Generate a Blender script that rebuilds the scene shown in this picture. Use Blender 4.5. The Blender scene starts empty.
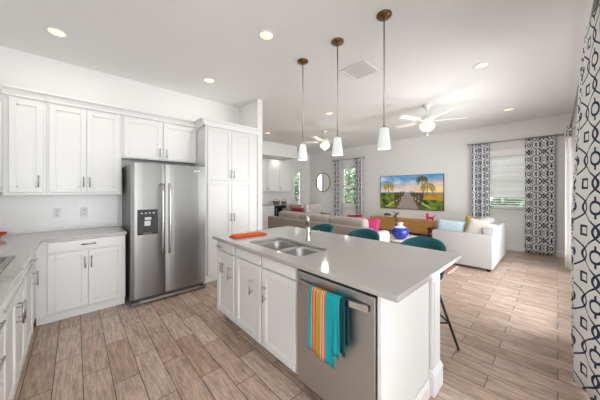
import bpy, bmesh, math, random
from mathutils import Vector, Matrix
random.seed(7)
PI = math.pi
S = bpy.context.scene
COL = S.collection

# ------------------------------------------------------------------ camera, sky, light, exposure
CAMF, YAW, V0, CAMH = 240.839, math.radians(46.954), 190.767, 1.413
cd = bpy.data.cameras.new('camera')
cam = bpy.data.objects.new('camera', cd)
COL.objects.link(cam)
cam.location = (0, 0, CAMH)
cam.rotation_euler = (PI / 2, 0, YAW - PI / 2)
cd.sensor_fit = 'HORIZONTAL'
cd.sensor_width = 36.0
cd.lens = CAMF / 600 * 36
cd.shift_y = -(200 - V0) / 600
cd.clip_start = 0.02
S.camera = cam

W = bpy.data.worlds.new('sky')
S.world = W
W.use_nodes = True
bg = W.node_tree.nodes['Background']
bg.inputs[0].default_value = (0.92, 0.965, 1.0, 1)
bg.inputs[1].default_value = 2.6

vs = S.view_settings
vs.view_transform = 'Standard'
vs.look = 'None'
vs.exposure = 0.72
vs.gamma = 1.0
vs.use_curve_mapping = False


def area_light(name, loc, aim, sx, sy, power, col=(1, 1, 1)):
    l = bpy.data.lights.new(name, 'AREA')
    l.shape = 'RECTANGLE'
    l.size, l.size_y = sx, sy
    l.energy = power
    l.color = col
    o = bpy.data.objects.new(name, l)
    COL.objects.link(o)
    o.location = loc
    o.rotation_euler = Vector(aim).to_track_quat('-Z', 'Z').to_euler()
    return o


# daylight at the patio door, then an added fill behind the camera
area_light('patio_daylight', (4.75, -0.60, 1.25), (0.1, 1, 0.4), 3.0, 2.2, 66, (0.95, 0.98, 1.0))
area_light('rear_fill_light', (0.1, -2.9, 1.1), (0.12, 1, 0.5), 1.9, 2.0, 41, (0.95, 0.98, 1.0))  # added fill light out of view, tilted up to brighten the ceiling
CAN_POWER = 2.5
FAN_POWER = 6.5
PENDANT_POWER = 0.5


# ------------------------------------------------------------------ node helper
class NT:
    def __init__(self, name):
        self.m = bpy.data.materials.new(name)
        self.m.use_nodes = True
        self.t = self.m.node_tree
        self.b = self.t.nodes['Principled BSDF']

    def n(self, typ, **kw):
        nd = self.t.nodes.new(typ)
        for k, v in kw.items():
            setattr(nd, k, v)
        return nd

    def link(self, a, b):
        self.t.links.new(a, b)

    def val(self, sock, v):
        if hasattr(v, 'is_linked') or hasattr(v, 'links'):
            self.link(v, sock)
        else:
            sock.default_value = v

    def math(self, op, a, b=0.0, c=0.0):
        nd = self.n('ShaderNodeMath', operation=op)
        self.val(nd.inputs[0], a)
        self.val(nd.inputs[1], b)
        self.val(nd.inputs[2], c)
        return nd.outputs[0]

    def mix(self, f, a, b):
        nd = self.n('ShaderNodeMix', data_type='RGBA')
        self.val(nd.inputs[0], f)
        self.val(nd.inputs[6], a if not isinstance(a, tuple) else (*a, 1))
        self.val(nd.inputs[7], b if not isinstance(b, tuple) else (*b, 1))
        return nd.outputs[2]

    def coords(self, which='Object', scale=(1, 1, 1)):
        tc = self.n('ShaderNodeTexCoord')
        mp = self.n('ShaderNodeMapping')
        mp.inputs['Scale'].default_value = scale
        self.link(tc.outputs[which], mp.inputs[0])
        return mp.outputs[0]

    def noise(self, vec, scale, detail=3.0, rough=0.5):
        nd = self.n('ShaderNodeTexNoise')
        self.link(vec, nd.inputs['Vector'])
        nd.inputs['Scale'].default_value = scale
        nd.inputs['Detail'].default_value = detail
        nd.inputs['Roughness'].default_value = rough
        return nd.outputs[0]

    def bump(self, h, strength=0.1, dist=0.01):
        nd = self.n('ShaderNodeBump')
        nd.inputs['Strength'].default_value = strength
        nd.inputs['Distance'].default_value = dist
        self.link(h, nd.inputs['Height'])
        self.link(nd.outputs[0], self.b.inputs['Normal'])


def mat(name, col, rough=0.5, metal=0.0, var=0.03, nscale=6.0, bump=0.0, bscale=200.0, stretch=(1, 1, 1), emis=None, es=1.0, coat=0.0):
    t = NT(name)
    v = t.coords('Object', stretch)
    nz = t.noise(v, nscale)
    lo = tuple(max(0, c * (1 - var)) for c in col)
    hi = tuple(min(1, c * (1 + var)) for c in col)
    t.link(t.mix(nz, lo, hi), t.b.inputs['Base Color'])
    t.b.inputs['Roughness'].default_value = rough
    t.b.inputs['Metallic'].default_value = metal
    if coat:
        t.b.inputs['Coat Weight'].default_value = coat
        t.b.inputs['Coat Roughness'].default_value = 0.08
    if bump:
        t.bump(t.noise(v, bscale, 2.0), bump, 0.004)
    if emis:
        t.b.inputs['Emission Color'].default_value = (*emis, 1)
        t.b.inputs['Emission Strength'].default_value = es
    return t.m


M = {}
M['wall'] = mat('wall_paint', (0.81, 0.80, 0.79), 0.7, var=0.01, bump=0.05)
M['ceiling'] = mat('ceiling_paint', (0.86, 0.855, 0.85), 0.8, var=0.01, bump=0.05)
M['cab'] = mat('white_lacquer', (0.775, 0.77, 0.76), 0.32, var=0.01)
M['trim'] = mat('white_trim', (0.84, 0.835, 0.825), 0.4, var=0.01)
M['quartz'] = mat('pale_quartz', (0.455, 0.435, 0.412), 0.08, var=0.05, nscale=60)
M['steel'] = mat('brushed_steel', (0.225, 0.219, 0.213), 0.36, 1.0, var=0.06, nscale=4, stretch=(60, 60, 1), bump=0.03, bscale=8)
M['steel_h'] = mat('brushed_steel_across', (0.56, 0.565, 0.57), 0.38, 1.0, var=0.05, nscale=4, stretch=(1, 1, 60))
M['steel_dark'] = mat('dark_grey_steel', (0.17, 0.165, 0.16), 0.4, 0.8)
M['satin'] = mat('satin_steel', (0.62, 0.61, 0.60), 0.25, 1.0)
M['sinksteel'] = mat('sink_steel', (0.40, 0.395, 0.385), 0.34, 1.0)
M['nickel'] = mat('brushed_nickel', (0.42, 0.41, 0.40), 0.32, 1.0)
M['chrome'] = mat('chrome', (0.55, 0.55, 0.55), 0.12, 1.0)
M['bronze'] = mat('oiled_bronze', (0.20, 0.115, 0.06), 0.28, 1.0)
M['rodgrey'] = mat('pewter_rod', (0.50, 0.47, 0.44), 0.35, 1.0)
M['black'] = mat('black_plastic', (0.012, 0.012, 0.013), 0.3)
M['blackmetal'] = mat('black_metal', (0.015, 0.013, 0.012), 0.4, 0.3)
M['glassblack'] = mat('black_glass', (0.012, 0.012, 0.013), 0.2)
M['lightgrey'] = mat('light_grey_plastic', (0.62, 0.63, 0.65), 0.35)
M['white'] = mat('white_plastic', (0.82, 0.82, 0.80), 0.4)
M['shade'] = mat('frosted_glass', (0.72, 0.77, 0.75), 0.35, emis=(0.90, 1.0, 0.96), es=0.12)
M['warmglow'] = mat('warm_lit_glass', (0.9, 0.85, 0.7), 0.4, emis=(1.0, 0.88, 0.58), es=1.1)
M['canglow'] = mat('lit_lamp_face', (0.9, 0.88, 0.8), 0.4, emis=(1.0, 0.88, 0.55), es=0.5)
M['teal'] = mat('teal_velvet', (0.008, 0.105, 0.115), 0.75, var=0.12, nscale=14, bump=0.2)
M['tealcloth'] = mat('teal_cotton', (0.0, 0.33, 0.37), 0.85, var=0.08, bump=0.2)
M['tealshaded'] = mat('shaded_teal_cotton', (0.0, 0.05, 0.065), 0.85, var=0.08, bump=0.2)  # teal cotton with the shadow on the towel's back put into its colour
M['beige'] = mat('taupe_upholstery', (0.34, 0.285, 0.26), 0.9, var=0.05, nscale=40, bump=0.25)
M['beigelight'] = mat('pale_and_daylit_taupe', (0.56, 0.52, 0.50), 0.9, var=0.04, nscale=40, bump=0.25)  # paler taupe; on the sofa arms it stands for patio light
M['beigemid'] = mat('mid_taupe_upholstery', (0.45, 0.395, 0.365), 0.9, var=0.04, nscale=40, bump=0.25)
M['whitefab'] = mat('white_upholstery', (0.45, 0.435, 0.425), 0.9, var=0.03, nscale=40, bump=0.25)
M['bluefab'] = mat('pale_blue_cotton', (0.40, 0.50, 0.55), 0.9, var=0.05, nscale=9, bump=0.2)
M['tanfab'] = mat('oatmeal_linen', (0.52, 0.47, 0.43), 0.9, var=0.08, nscale=50, bump=0.3)
M['mustard'] = mat('mustard_cotton', (0.50, 0.33, 0.06), 0.9, var=0.1, bump=0.2)
M['pinkfab'] = mat('magenta_cotton', (0.46, 0.03, 0.15), 0.85, var=0.08, bump=0.2)
M['pinkgloss'] = mat('pink_ceramic', (0.80, 0.03, 0.19), 0.2)
M['redfab'] = mat('dark_red_cotton', (0.22, 0.02, 0.035), 0.85, var=0.2, nscale=30)
M['redbrown'] = mat('rust_patterned_cotton', (0.30, 0.15, 0.11), 0.9, var=0.4, nscale=40)
M['oak'] = mat('honey_oak', (0.56, 0.29, 0.09), 0.45, var=0.16, nscale=5, stretch=(8, 1, 8))
M['darkwood'] = mat('mahogany', (0.10, 0.025, 0.02), 0.4, var=0.2, nscale=6, stretch=(1, 8, 8))
M['blueglaze'] = mat('cobalt_glaze', (0.012, 0.03, 0.36), 0.08, var=0.35, nscale=9, coat=0.5)
M['whiteglaze'] = mat('white_glaze', (0.72, 0.73, 0.78), 0.15, var=0.05)
M['green'] = mat('moss_green', (0.05, 0.085, 0.02), 0.9, var=0.5, nscale=60, bump=0.5, bscale=60)
M['olive'] = mat('olive_leaf', (0.11, 0.09, 0.025), 0.7, var=0.3, nscale=30)
M['leaf'] = mat('garden_leaf', (0.22, 0.27, 0.18), 0.8, var=0.6, nscale=4, bump=0.8, bscale=6)
M['bark'] = mat('bark', (0.12, 0.085, 0.06), 0.9, var=0.3, nscale=12)
M['lawn'] = mat('lawn', (0.16, 0.28, 0.06), 0.95, var=0.3, nscale=3)
M['gold'] = mat('brushed_gold', (0.42, 0.25, 0.075), 0.35, 1.0)
M['mirror'] = mat('mirror_glass', (0.92, 0.92, 0.92), 0.02, 1.0, var=0.0)
M['orange'] = mat('orange_cotton', (0.72, 0.135, 0.012), 0.85, var=0.12, nscale=20, bump=0.2)
M['orangered'] = mat('vermilion_cotton', (0.62, 0.05, 0.01), 0.85, var=0.1)
M['yellowst'] = mat('olive_yellow_cotton', (0.48, 0.33, 0.03), 0.85)
M['orangest'] = mat('coral_cotton', (0.70, 0.10, 0.02), 0.85)
M['cream'] = mat('cream_cotton', (0.66, 0.55, 0.40), 0.85)
M['brown'] = mat('brown_wicker', (0.20, 0.13, 0.09), 0.8, var=0.4, nscale=60)
M['decal'] = mat('charcoal_print', (0.06, 0.045, 0.055), 0.5)
M['blind'] = mat('white_blind_slat', (0.80, 0.81, 0.80), 0.5, var=0.01)
M['sheer'] = mat('white_lining', (0.82, 0.81, 0.78), 0.85, var=0.02)
M['grille'] = mat('dark_kick_grille', (0.07, 0.068, 0.065), 0.5, 0.4)
M['grey_bezel'] = mat('tv_bezel', (0.02, 0.02, 0.022), 0.3)

# window glass
t = NT('window_glass')
tr = t.n('ShaderNodeBsdfTransparent')
gl = t.n('ShaderNodeBsdfGlossy')
gl.inputs['Roughness'].default_value = 0.02
mx = t.n('ShaderNodeMixShader')
fz = t.n('ShaderNodeFresnel')
fz.inputs[0].default_value = 1.25
t.link(fz.outputs[0], mx.inputs[0])
t.link(tr.outputs[0], mx.inputs[1])
t.link(gl.outputs[0], mx.inputs[2])
t.link(mx.outputs[0], t.t.nodes['Material Output'].inputs[0])
M['glass'] = t.m

# wood-look plank tile
t = NT('wood_look_plank_tile')
tc = t.n('ShaderNodeTexCoord')
sp = t.n('ShaderNodeSeparateXYZ')
t.link(tc.outputs['Object'], sp.inputs[0])
cx = t.n('ShaderNodeCombineXYZ')
t.link(sp.outputs[1], cx.inputs[0])
t.link(t.math('ADD', sp.outputs[0], 0.118 + 0.162 * 40), cx.inputs[1])
def brick(c1, c2, mortar, msize):
    b = t.n('ShaderNodeTexBrick')
    t.link(cx.outputs[0], b.inputs['Vector'])
    b.inputs['Color1'].default_value = (*c1, 1)
    b.inputs['Color2'].default_value = (*c2, 1)
    b.inputs['Mortar'].default_value = (*mortar, 1)
    b.inputs['Scale'].default_value = 1.0
    b.inputs['Mortar Size'].default_value = msize
    b.inputs['Mortar Smooth'].default_value = 0.1
    b.inputs['Bias'].default_value = 0.0
    b.inputs['Brick Width'].default_value = 0.615
    b.inputs['Row Height'].default_value = 0.162
    b.offset = 0.41
    b.offset_frequency = 2
    return b
bk = brick((0.40, 0.272, 0.20), (0.53, 0.405, 0.33), (0.075, 0.052, 0.042), 0.0028)
rnd = brick((0, 0, 0), (1, 1, 1), (0.5, 0.5, 0.5), 0.0)
mp = t.n('ShaderNodeMapping')
mp.inputs['Scale'].default_value = (34, 3.2, 1)
t.link(tc.outputs['Object'], mp.inputs[0])
off = t.n('ShaderNodeVectorMath', operation='MULTIPLY_ADD')
t.link(rnd.outputs[0], off.inputs[0])
off.inputs[1].default_value = (9, 23, 31)
t.link(mp.outputs[0], off.inputs[2])
g1 = t.noise(off.outputs[0], 1.6, 6.0, 0.65)
mp2 = t.n('ShaderNodeMapping')
mp2.inputs['Scale'].default_value = (70, 5, 1)
t.link(off.outputs[0], mp2.inputs[0])
g2 = t.noise(off.outputs[0], 7.0, 4.0, 0.6)
gr = t.math('SUBTRACT', t.math('ADD', t.math('MULTIPLY', g1, 0.9), t.math('MULTIPLY', g2, 0.5)), 0.7)
br = t.math('MULTIPLY_ADD', gr, 2.4, 1.0)
hs = t.n('ShaderNodeHueSaturation')
t.link(bk.outputs[0], hs.inputs['Color'])
t.link(br, hs.inputs['Value'])
t.link(hs.outputs[0], t.b.inputs['Base Color'])
t.b.inputs['Roughness'].default_value = 0.33
t.bump(t.math('SUBTRACT', t.math('MULTIPLY', gr, 0.25), bk.outputs[1]), 0.25, 0.003)
M['floor'] = t.m

# trellis curtain print, drawn in cloth metres (UV)
def curtain_mat(name, ink, cloth, hw):
    t = NT(name)
    uv = t.n('ShaderNodeTexCoord').outputs['UV']
    sp = t.n('ShaderNodeSeparateXYZ')
    t.link(uv, sp.inputs[0])
    TW, TH = 0.235, 0.325

    def wrap(s, per, shift):
        q = t.math('FRACT', t.math('ADD', t.math('DIVIDE', s, per), 20.5 + shift))
        return t.math('MULTIPLY', t.math('SUBTRACT', q, 0.5), per)
    def sdf_cell(shift):
        x = wrap(sp.outputs[0], TW, shift)
        y = wrap(sp.outputs[1], TH, shift)
        return t.math('ABSOLUTE', x), t.math('ABSOLUTE', y)
    ax, ay = sdf_cell(0.0)
    bx, by = sdf_cell(0.5)
    lines = []
    # ogee lattice with stepped shoulders
    cosv = t.math('COSINE', t.math('MULTIPLY', ay, 2 * PI / TH))
    edge = t.math('MULTIPLY_ADD', cosv, TW * 0.34, TW * 0.25)
    for ln in (t.math('ABSOLUTE', edge), t.math('SUBTRACT', TW, edge)):
        lines.append(t.math('LESS_THAN', t.math('ABSOLUTE', t.math('SUBTRACT', ax, ln)), hw * 1.2))
    # ring with a pin at each cell centre
    d = t.math('SQRT', t.math('ADD', t.math('MULTIPLY', ax, ax), t.math('MULTIPLY', ay, ay)))
    lines.append(t.math('LESS_THAN', t.math('ABSOLUTE', t.math('SUBTRACT', d, 0.040)), hw))
    lines.append(t.math('MULTIPLY', t.math('LESS_THAN', ax, hw * 0.9), t.math('MULTIPLY', t.math('GREATER_THAN', ay, 0.042), t.math('LESS_THAN', ay, 0.075))))
    # hollow square on the other lattice
    sq = t.math('MAXIMUM', t.math('ABSOLUTE', bx), by)
    lines.append(t.math('LESS_THAN', t.math('ABSOLUTE', t.math('SUBTRACT', sq, 0.030)), hw * 0.9))
    acc = lines[0]
    for l in lines[1:]:
        acc = t.math('MAXIMUM', acc, l)
    t.link(t.mix(acc, cloth, ink), t.b.inputs['Base Color'])
    t.b.inputs['Roughness'].default_value = 0.9
    return t.m
M['curtain'] = curtain_mat('navy_trellis_print', (0.022, 0.032, 0.075), (0.84, 0.85, 0.84), 0.0086)
M['curtain_dense'] = curtain_mat('dense_navy_trellis_print', (0.022, 0.032, 0.075), (0.78, 0.79, 0.78), 0.0118)

# white subway tile
t = NT('white_subway_tile')
tc = t.n('ShaderNodeTexCoord')
sp = t.n('ShaderNodeSeparateXYZ')
t.link(tc.outputs['Object'], sp.inputs[0])
cxx = t.n('ShaderNodeCombineXYZ')
t.link(t.math('ADD', sp.outputs[0], sp.outputs[1]), cxx.inputs[0])
t.link(sp.outputs[2], cxx.inputs[1])
b = t.n('ShaderNodeTexBrick')
t.link(cxx.outputs[0], b.inputs['Vector'])
b.inputs['Color1'].default_value = (0.80, 0.79, 0.78, 1)
b.inputs['Color2'].default_value = (0.82, 0.81, 0.80, 1)
b.inputs['Mortar'].default_value = (0.785, 0.775, 0.765, 1)
b.inputs['Scale'].default_value = 1
b.inputs['Mortar Size'].default_value = 0.0015
b.inputs['Brick Width'].default_value = 0.15
b.inputs['Row Height'].default_value = 0.075
t.link(b.outputs[0], t.b.inputs['Base Color'])
t.b.inputs['Roughness'].default_value = 0.25
M['tile'] = t.m

# striped rug
t = NT('striped_rug_wool')
sp = t.n('ShaderNodeSeparateXYZ')
t.link(t.n('ShaderNodeTexCoord').outputs['Object'], sp.inputs[0])
q = t.math('FRACT', t.math('ADD', t.math('MULTIPLY', sp.outputs[1], 5.5), 40.0))
c = t.mix(t.math('GREATER_THAN', q, 0.55), (0.60, 0.53, 0.48), (0.42, 0.12, 0.09))
c = t.mix(t.math('GREATER_THAN', q, 0.85), c, (0.12, 0.10, 0.12))
t.link(c, t.b.inputs['Base Color'])
t.b.inputs['Roughness'].default_value = 0.95
M['rug'] = t.m

# television picture shown by the screen itself
t = NT('lit_screen_picture')
at = t.n('ShaderNodeVertexColor', layer_name='picture')
t.link(at.outputs[0], t.b.inputs['Emission Color'])
t.b.inputs['Emission Strength'].default_value = 0.62
t.b.inputs['Base Color'].default_value = (0.02, 0.02, 0.02, 1)
t.b.inputs['Roughness'].default_value = 0.25
M['picture'] = t.m


# ------------------------------------------------------------------ mesh helpers
class MB:
    """collects shapes, builds ONE mesh object"""
    def __init__(self):
        self.bm = bmesh.new()

    def box(self, x0, x1, y0, y1, z0, z1, bev=0.0, seg=2, smooth=False):
        x0, x1 = min(x0, x1), max(x0, x1)
        y0, y1 = min(y0, y1), max(y0, y1)
        z0, z1 = min(z0, z1), max(z0, z1)
        t = bmesh.new()
        vs_ = [t.verts.new(p) for p in [(x0, y0, z0), (x1, y0, z0), (x1, y1, z0), (x0, y1, z0), (x0, y0, z1), (x1, y0, z1), (x1, y1, z1), (x0, y1, z1)]]
        for f in [(3, 2, 1, 0), (4, 5, 6, 7), (0, 1, 5, 4), (1, 2, 6, 5), (2, 3, 7, 6), (3, 0, 4, 7)]:
            t.faces.new([vs_[i] for i in f])
        if bev:
            bmesh.ops.bevel(t, geom=t.edges[:], offset=bev, segments=seg, affect='EDGES', profile=0.5)
            if smooth:
                for f in t.faces:
                    f.smooth = True
        self._merge(t)
        return self

    def _merge(self, t, mtx=None):
        if mtx is not None:
            bmesh.ops.transform(t, matrix=mtx, verts=t.verts[:])
        m = bpy.data.meshes.new('tmp')
        t.to_mesh(m)
        t.free()
        self.bm.from_mesh(m)
        bpy.data.meshes.remove(m)

    def tube(self, pts, r, n=10, cap=True, closed=False):
        pts = [Vector(p) for p in pts]
        rr = r if isinstance(r, (list, tuple)) else [r] * len(pts)
        rings = []
        N = len(pts)
        up = None
        for i, p in enumerate(pts):
            if closed:
                tg = pts[(i + 1) % N] - pts[i - 1]
            else:
                tg = pts[min(i + 1, N - 1)] - pts[max(i - 1, 0)]
            tg.normalize()
            if up is None:
                up = Vector((0, 0, 1)) if abs(tg.z) < 0.9 else Vector((1, 0, 0))
            a = tg.cross(up).normalized()
            b_ = a.cross(tg).normalized()
            up = b_
            rings.append([self.bm.verts.new(p + (a * math.cos(2 * PI * k / n) + b_ * math.sin(2 * PI * k / n)) * rr[i]) for k in range(n)])
        for i in range(N if closed else N - 1):
            A, B = rings[i], rings[(i + 1) % N]
            for k in range(n):
                f = self.bm.faces.new((A[k], A[(k + 1) % n], B[(k + 1) % n], B[k]))
                f.smooth = True
        if cap and not closed:
            self.bm.faces.new(rings[0][::-1])
            self.bm.faces.new(rings[-1])
        return self

    def lathe(self, prof, cx=0, cy=0, n=28, sx=1.0, sy=1.0, smooth=True):
        """prof: list of (radius, z), bottom to top or any order"""
        rings = []
        for r, z in prof:
            if r < 1e-6:
                rings.append([self.bm.verts.new((cx, cy, z))])
            else:
                rings.append([self.bm.verts.new((cx + r * sx * math.cos(2 * PI * k / n), cy + r * sy * math.sin(2 * PI * k / n), z)) for k in range(n)])
        for A, B in zip(rings, rings[1:]):
            for k in range(n):
                k2 = (k + 1) % n
                if len(A) == 1 and len(B) == 1:
                    continue
                if len(A) == 1:
                    f = self.bm.faces.new((A[0], B[k2], B[k]))
                elif len(B) == 1:
                    f = self.bm.faces.new((A[k], A[k2], B[0]))
                else:
                    f = self.bm.faces.new((A[k], A[k2], B[k2], B[k]))
                f.smooth = smooth
        return self

    def prism(self, poly, z0, z1):
        a = [self.bm.verts.new((x, y, z0)) for x, y in poly]
        b_ = [self.bm.verts.new((x, y, z1)) for x, y in poly]
        n = len(poly)
        self.bm.faces.new(a[::-1])
        self.bm.faces.new(b_)
        for i in range(n):
            self.bm.faces.new((a[i], a[(i + 1) % n], b_[(i + 1) % n], b_[i]))
        return self

    def extrude_profile(self, prof, axis, a, b):
        """prof in the plane across `axis` ('x': (y,z); 'y': (x,z)), pulled from a to b"""
        def P(p, s):
            return (s, p[0], p[1]) if axis == 'x' else (p[0], s, p[1])
        A = [self.bm.verts.new(P(p, a)) for p in prof]
        B = [self.bm.verts.new(P(p, b)) for p in prof]
        n = len(prof)
        self.bm.faces.new(A)
        self.bm.faces.new(B[::-1])
        for i in range(n):
            self.bm.faces.new((A[i], B[i], B[(i + 1) % n], A[(i + 1) % n]))
        return self

    def grid(self, fn, nu, nv, smooth=True, uvfn=None, wrap_u=False):
        vv = [[self.bm.verts.new(fn(i / nu, j / nv)) for j in range(nv + 1)] for i in range(nu + (0 if wrap_u else 1))]
        uvl = self.bm.loops.layers.uv.verify() if uvfn else None
        L = len(vv)
        for i in range(nu):
            for j in range(nv):
                i2 = (i + 1) % L if wrap_u else i + 1
                f = self.bm.faces.new((vv[i][j], vv[i2][j], vv[i2][j + 1], vv[i][j + 1]))
                f.smooth = smooth
                if uvl:
                    for lp, (a, b_) in zip(f.loops, [(i, j), (i + 1, j), (i + 1, j + 1), (i, j + 1)]):
                        lp[uvl].uv = uvfn(a / nu, b_ / nv)
        return self

    def cushion(self, w, d, h, mtx, n=14, e=0.35):
        """plump pillow: w along x, h along z, thickness d along y, centred"""
        t = bmesh.new()
        def pt(u, v, s):
            x, z = 2 * u - 1, 2 * v - 1
            k = ((1 - x ** 4) * (1 - z ** 4)) 
            thick = max(k, 0) ** e
            pin = 1 - 0.07 * (1 - abs(x) ** 2) * abs(z) ** 6
            pin2 = 1 - 0.07 * (1 - abs(z) ** 2) * abs(x) ** 6
            return (x * w / 2 * pin2, s * thick * d / 2, z * h / 2 * pin)
        for s in (-1, 1):
            vv = [[t.verts.new(pt(i / n, j / n, s)) for j in range(n + 1)] for i in range(n + 1)]
            for i in range(n):
                for j in range(n):
                    q = (vv[i][j], vv[i + 1][j], vv[i + 1][j + 1], vv[i][j + 1])
                    f = t.faces.new(q if s < 0 else q[::-1])
                    f.smooth = True
        bmesh.ops.remove_doubles(t, verts=t.verts[:], dist=1e-5)
        self._merge(t, mtx)
        return self

    def build(self, name, m, parent=None, mtx=None):
        if mtx is not None:
            bmesh.ops.transform(self.bm, matrix=mtx, verts=self.bm.verts[:])
        bmesh.ops.recalc_face_normals(self.bm, faces=self.bm.faces[:])
        me = bpy.data.meshes.new(name)
        self.bm.to_mesh(me)
        self.bm.free()
        ms = m if isinstance(m, (list, tuple)) else [m]
        for k in ms:
            me.materials.append(M[k] if isinstance(k, str) else k)
        o = bpy.data.objects.new(name, me)
        COL.objects.link(o)
        if parent is not None:
            o.parent = parent
        return o


def tag(o, label=None, cat=None, group=None, kind=None):
    if label: o['label'] = label
    if cat: o['category'] = cat
    if group: o['group'] = group
    if kind: o['kind'] = kind
    return o


def thing(name, label, cat, loc=(0, 0, 0), rz=0.0, group=None):
    o = bpy.data.objects.new(name, None)
    o.empty_display_size = 0.1
    COL.objects.link(o)
    o.location = loc
    o.rotation_euler = (0, 0, rz)
    return tag(o, label, cat, group)


def struct(name, mb, m, parent=None):
    o = mb.build(name, m, parent)
    if parent is None:
        o['kind'] = 'structure'
    return o


def sgroup(name, loc=(0, 0, 0), rz=0.0):
    o = bpy.data.objects.new(name, None)
    COL.objects.link(o)
    o.location = loc
    o.rotation_euler = (0, 0, rz)
    o['kind'] = 'structure'
    return o


def copy_thing(root, loc, rz, label, group=None):
    r = root.copy()
    COL.objects.link(r)
    r.location = loc
    r.rotation_euler = (0, 0, rz)
    r['label'] = label
    if group: r['group'] = group
    for ch in list(root.children):
        c_ = ch.copy()
        COL.objects.link(c_)
        c_.parent = r
        for g in ch.children:
            d = g.copy()
            COL.objects.link(d)
            d.parent = c_
    return r


def Rz(a): return Matrix.Rotation(a, 4, 'Z')
def Rx(a): return Matrix.Rotation(a, 4, 'X')
def Ry(a): return Matrix.Rotation(a, 4, 'Y')
def T(x, y, z): return Matrix.Translation((x, y, z))


# ------------------------------------------------------------------ the setting
YW = 4.268      # fridge wall
XW = -0.885     # cooktop wall
XF = 7.587      # television wall
YN = 7.50       # nook wall
YP = -0.30      # patio wall
ZC = 3.039
struct('floor', MB().box(-1.05, 7.75, -3.2, 7.7, -0.06, 0.0), 'floor')
struct('ceiling', MB().box(-1.05, 7.75, -3.2, 7.7, ZC, ZC + 0.1), 'ceiling')
struct('wall_left', MB().box(-1.05, 2.356, YW, YW + 0.13, 0, ZC), 'wall')
struct('wall_near', MB().box(-1.05, XW, -3.2, YW, 0, ZC), 'wall')
struct('wall_divider', MB().box(2.356, 2.46, 3.62, 7.7, 0, ZC, 0.006, 2), 'wall')


def wall_with_holes(name, axis, a0, a1, b0, b1, holes):
    """wall along `axis` from a0 to a1, across b0..b1, with (h0,h1,z0,z1) openings sorted along a"""
    mb = MB()
    def bx(p0, p1, z0, z1):
        if p1 - p0 < 1e-4 or z1 - z0 < 1e-4: return
        if axis == 'x': mb.box(p0, p1, b0, b1, z0, z1)
        else: mb.box(b0, b1, p0, p1, z0, z1)
    cur = a0
    for h0, h1, z0, z1 in holes:
        bx(cur, h0, 0, ZC)
        bx(h0, h1, 0, z0)
        bx(h0, h1, z1, ZC)
        cur = h1
    bx(cur, a1, 0, ZC)
    return struct(name, mb, 'wall')


WR = (0.38, 1.26, 0.935, 2.43)     # window with blinds (y0,y1,z0,z1)
WL = (5.02, 5.76, 0.82, 2.37)      # window between the sofa curtains
DN = (6.62, 7.12, 0.0, 2.33)       # garden door in the nook wall (x0,x1)
DP = (1.45, 6.30, 0.0, 2.42)       # patio door
wall_with_holes('wall_far', 'y', YP - 0.13, YN + 0.13, XF, XF + 0.13, [WR, WL])
wall_with_holes('wall_nook', 'x', 2.46, XF, YN, YN + 0.13, [DN])
wall_with_holes('wall_right', 'x', 1.0, XF, YP - 0.13, YP, [DP])
# bulkhead over the dry bar
struct('trim_1', MB().box(2.46, 5.95, 6.53, YN, 2.60, ZC), 'wall')


def baseboard(name, axis, a0, a1, face, sign, h=0.13):
    mb = MB()
    p = [(face, 0), (face + sign * 0.016, 0), (face + sign * 0.016, h - 0.03), (face + sign * 0.008, h - 0.012), (face + sign * 0.006, h), (face, h)]
    mb.extrude_profile(p, axis, a0, a1)
    return struct(name, mb, 'trim')


baseboard('baseboard_far', 'y', YP, YN, XF, -1)
baseboard('baseboard_right', 'x', DP[1] + 0.08, XF - 0.02, YP, 1)
baseboard('baseboard_nook', 'x', DN[1] + 0.09, XF - 0.02, YN, -1)
baseboard('baseboard_divider', 'y', 4.4, YN, 2.46, 1)
struct('trim_2', MB().box(XW + 0.001, 0.447, YW - 0.011, YW - 0.001, 0.916, 1.366), 'tile')   # tiled splashback
struct('trim_3', MB().box(XW + 0.001, XW + 0.011, 0.6, YW - 0.012, 0.916, 1.366), 'tile')


def sash_window(name, y0, y1, z0, z1, mull=True):
    w = sgroup(name, (XF, 0, 0))
    f = MB()
    a, b_ = 0.012, 0.085
    e = 0.055
    f.box(a, b_, y0, y0 + e, z0, z1, 0.004).box(a, b_, y1 - e, y1, z0, z1, 0.004)
    f.box(a, b_, y0, y1, z0, z0 + e, 0.004).box(a, b_, y0, y1, z1 - e, z1, 0.004)
    f.build('frame', 'trim', w)
    zm = (z0 + z1) / 2
    for k, (p, q) in enumerate(((z0 + e, zm + 0.02), (zm - 0.02, z1 - e))):
        o = 0.02 + 0.025 * k
        s = MB()
        g = 0.05
        s.box(o, o + 0.025, y0 + e, y0 + e + g, p, q).box(o, o + 0.025, y1 - e - g, y1 - e, p, q)
        s.box(o, o + 0.025, y0 + e, y1 - e, p, p + g).box(o, o + 0.025, y0 + e, y1 - e, q - g, q)
        so = s.build('sash', 'trim', w)
        MB().box(o + 0.01, o + 0.014, y0 + e + g, y1 - e - g, p + g, q - g).build('pane', 'glass', so)
    MB().box(-0.045, 0.012, y0 - 0.04, y1 + 0.04, z0 - 0.03, z0 - 0.001, 0.005).build('sill', 'trim', w)
    return w


sash_window('window_1', *WL)
sash_window('window_2', *WR)

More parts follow.
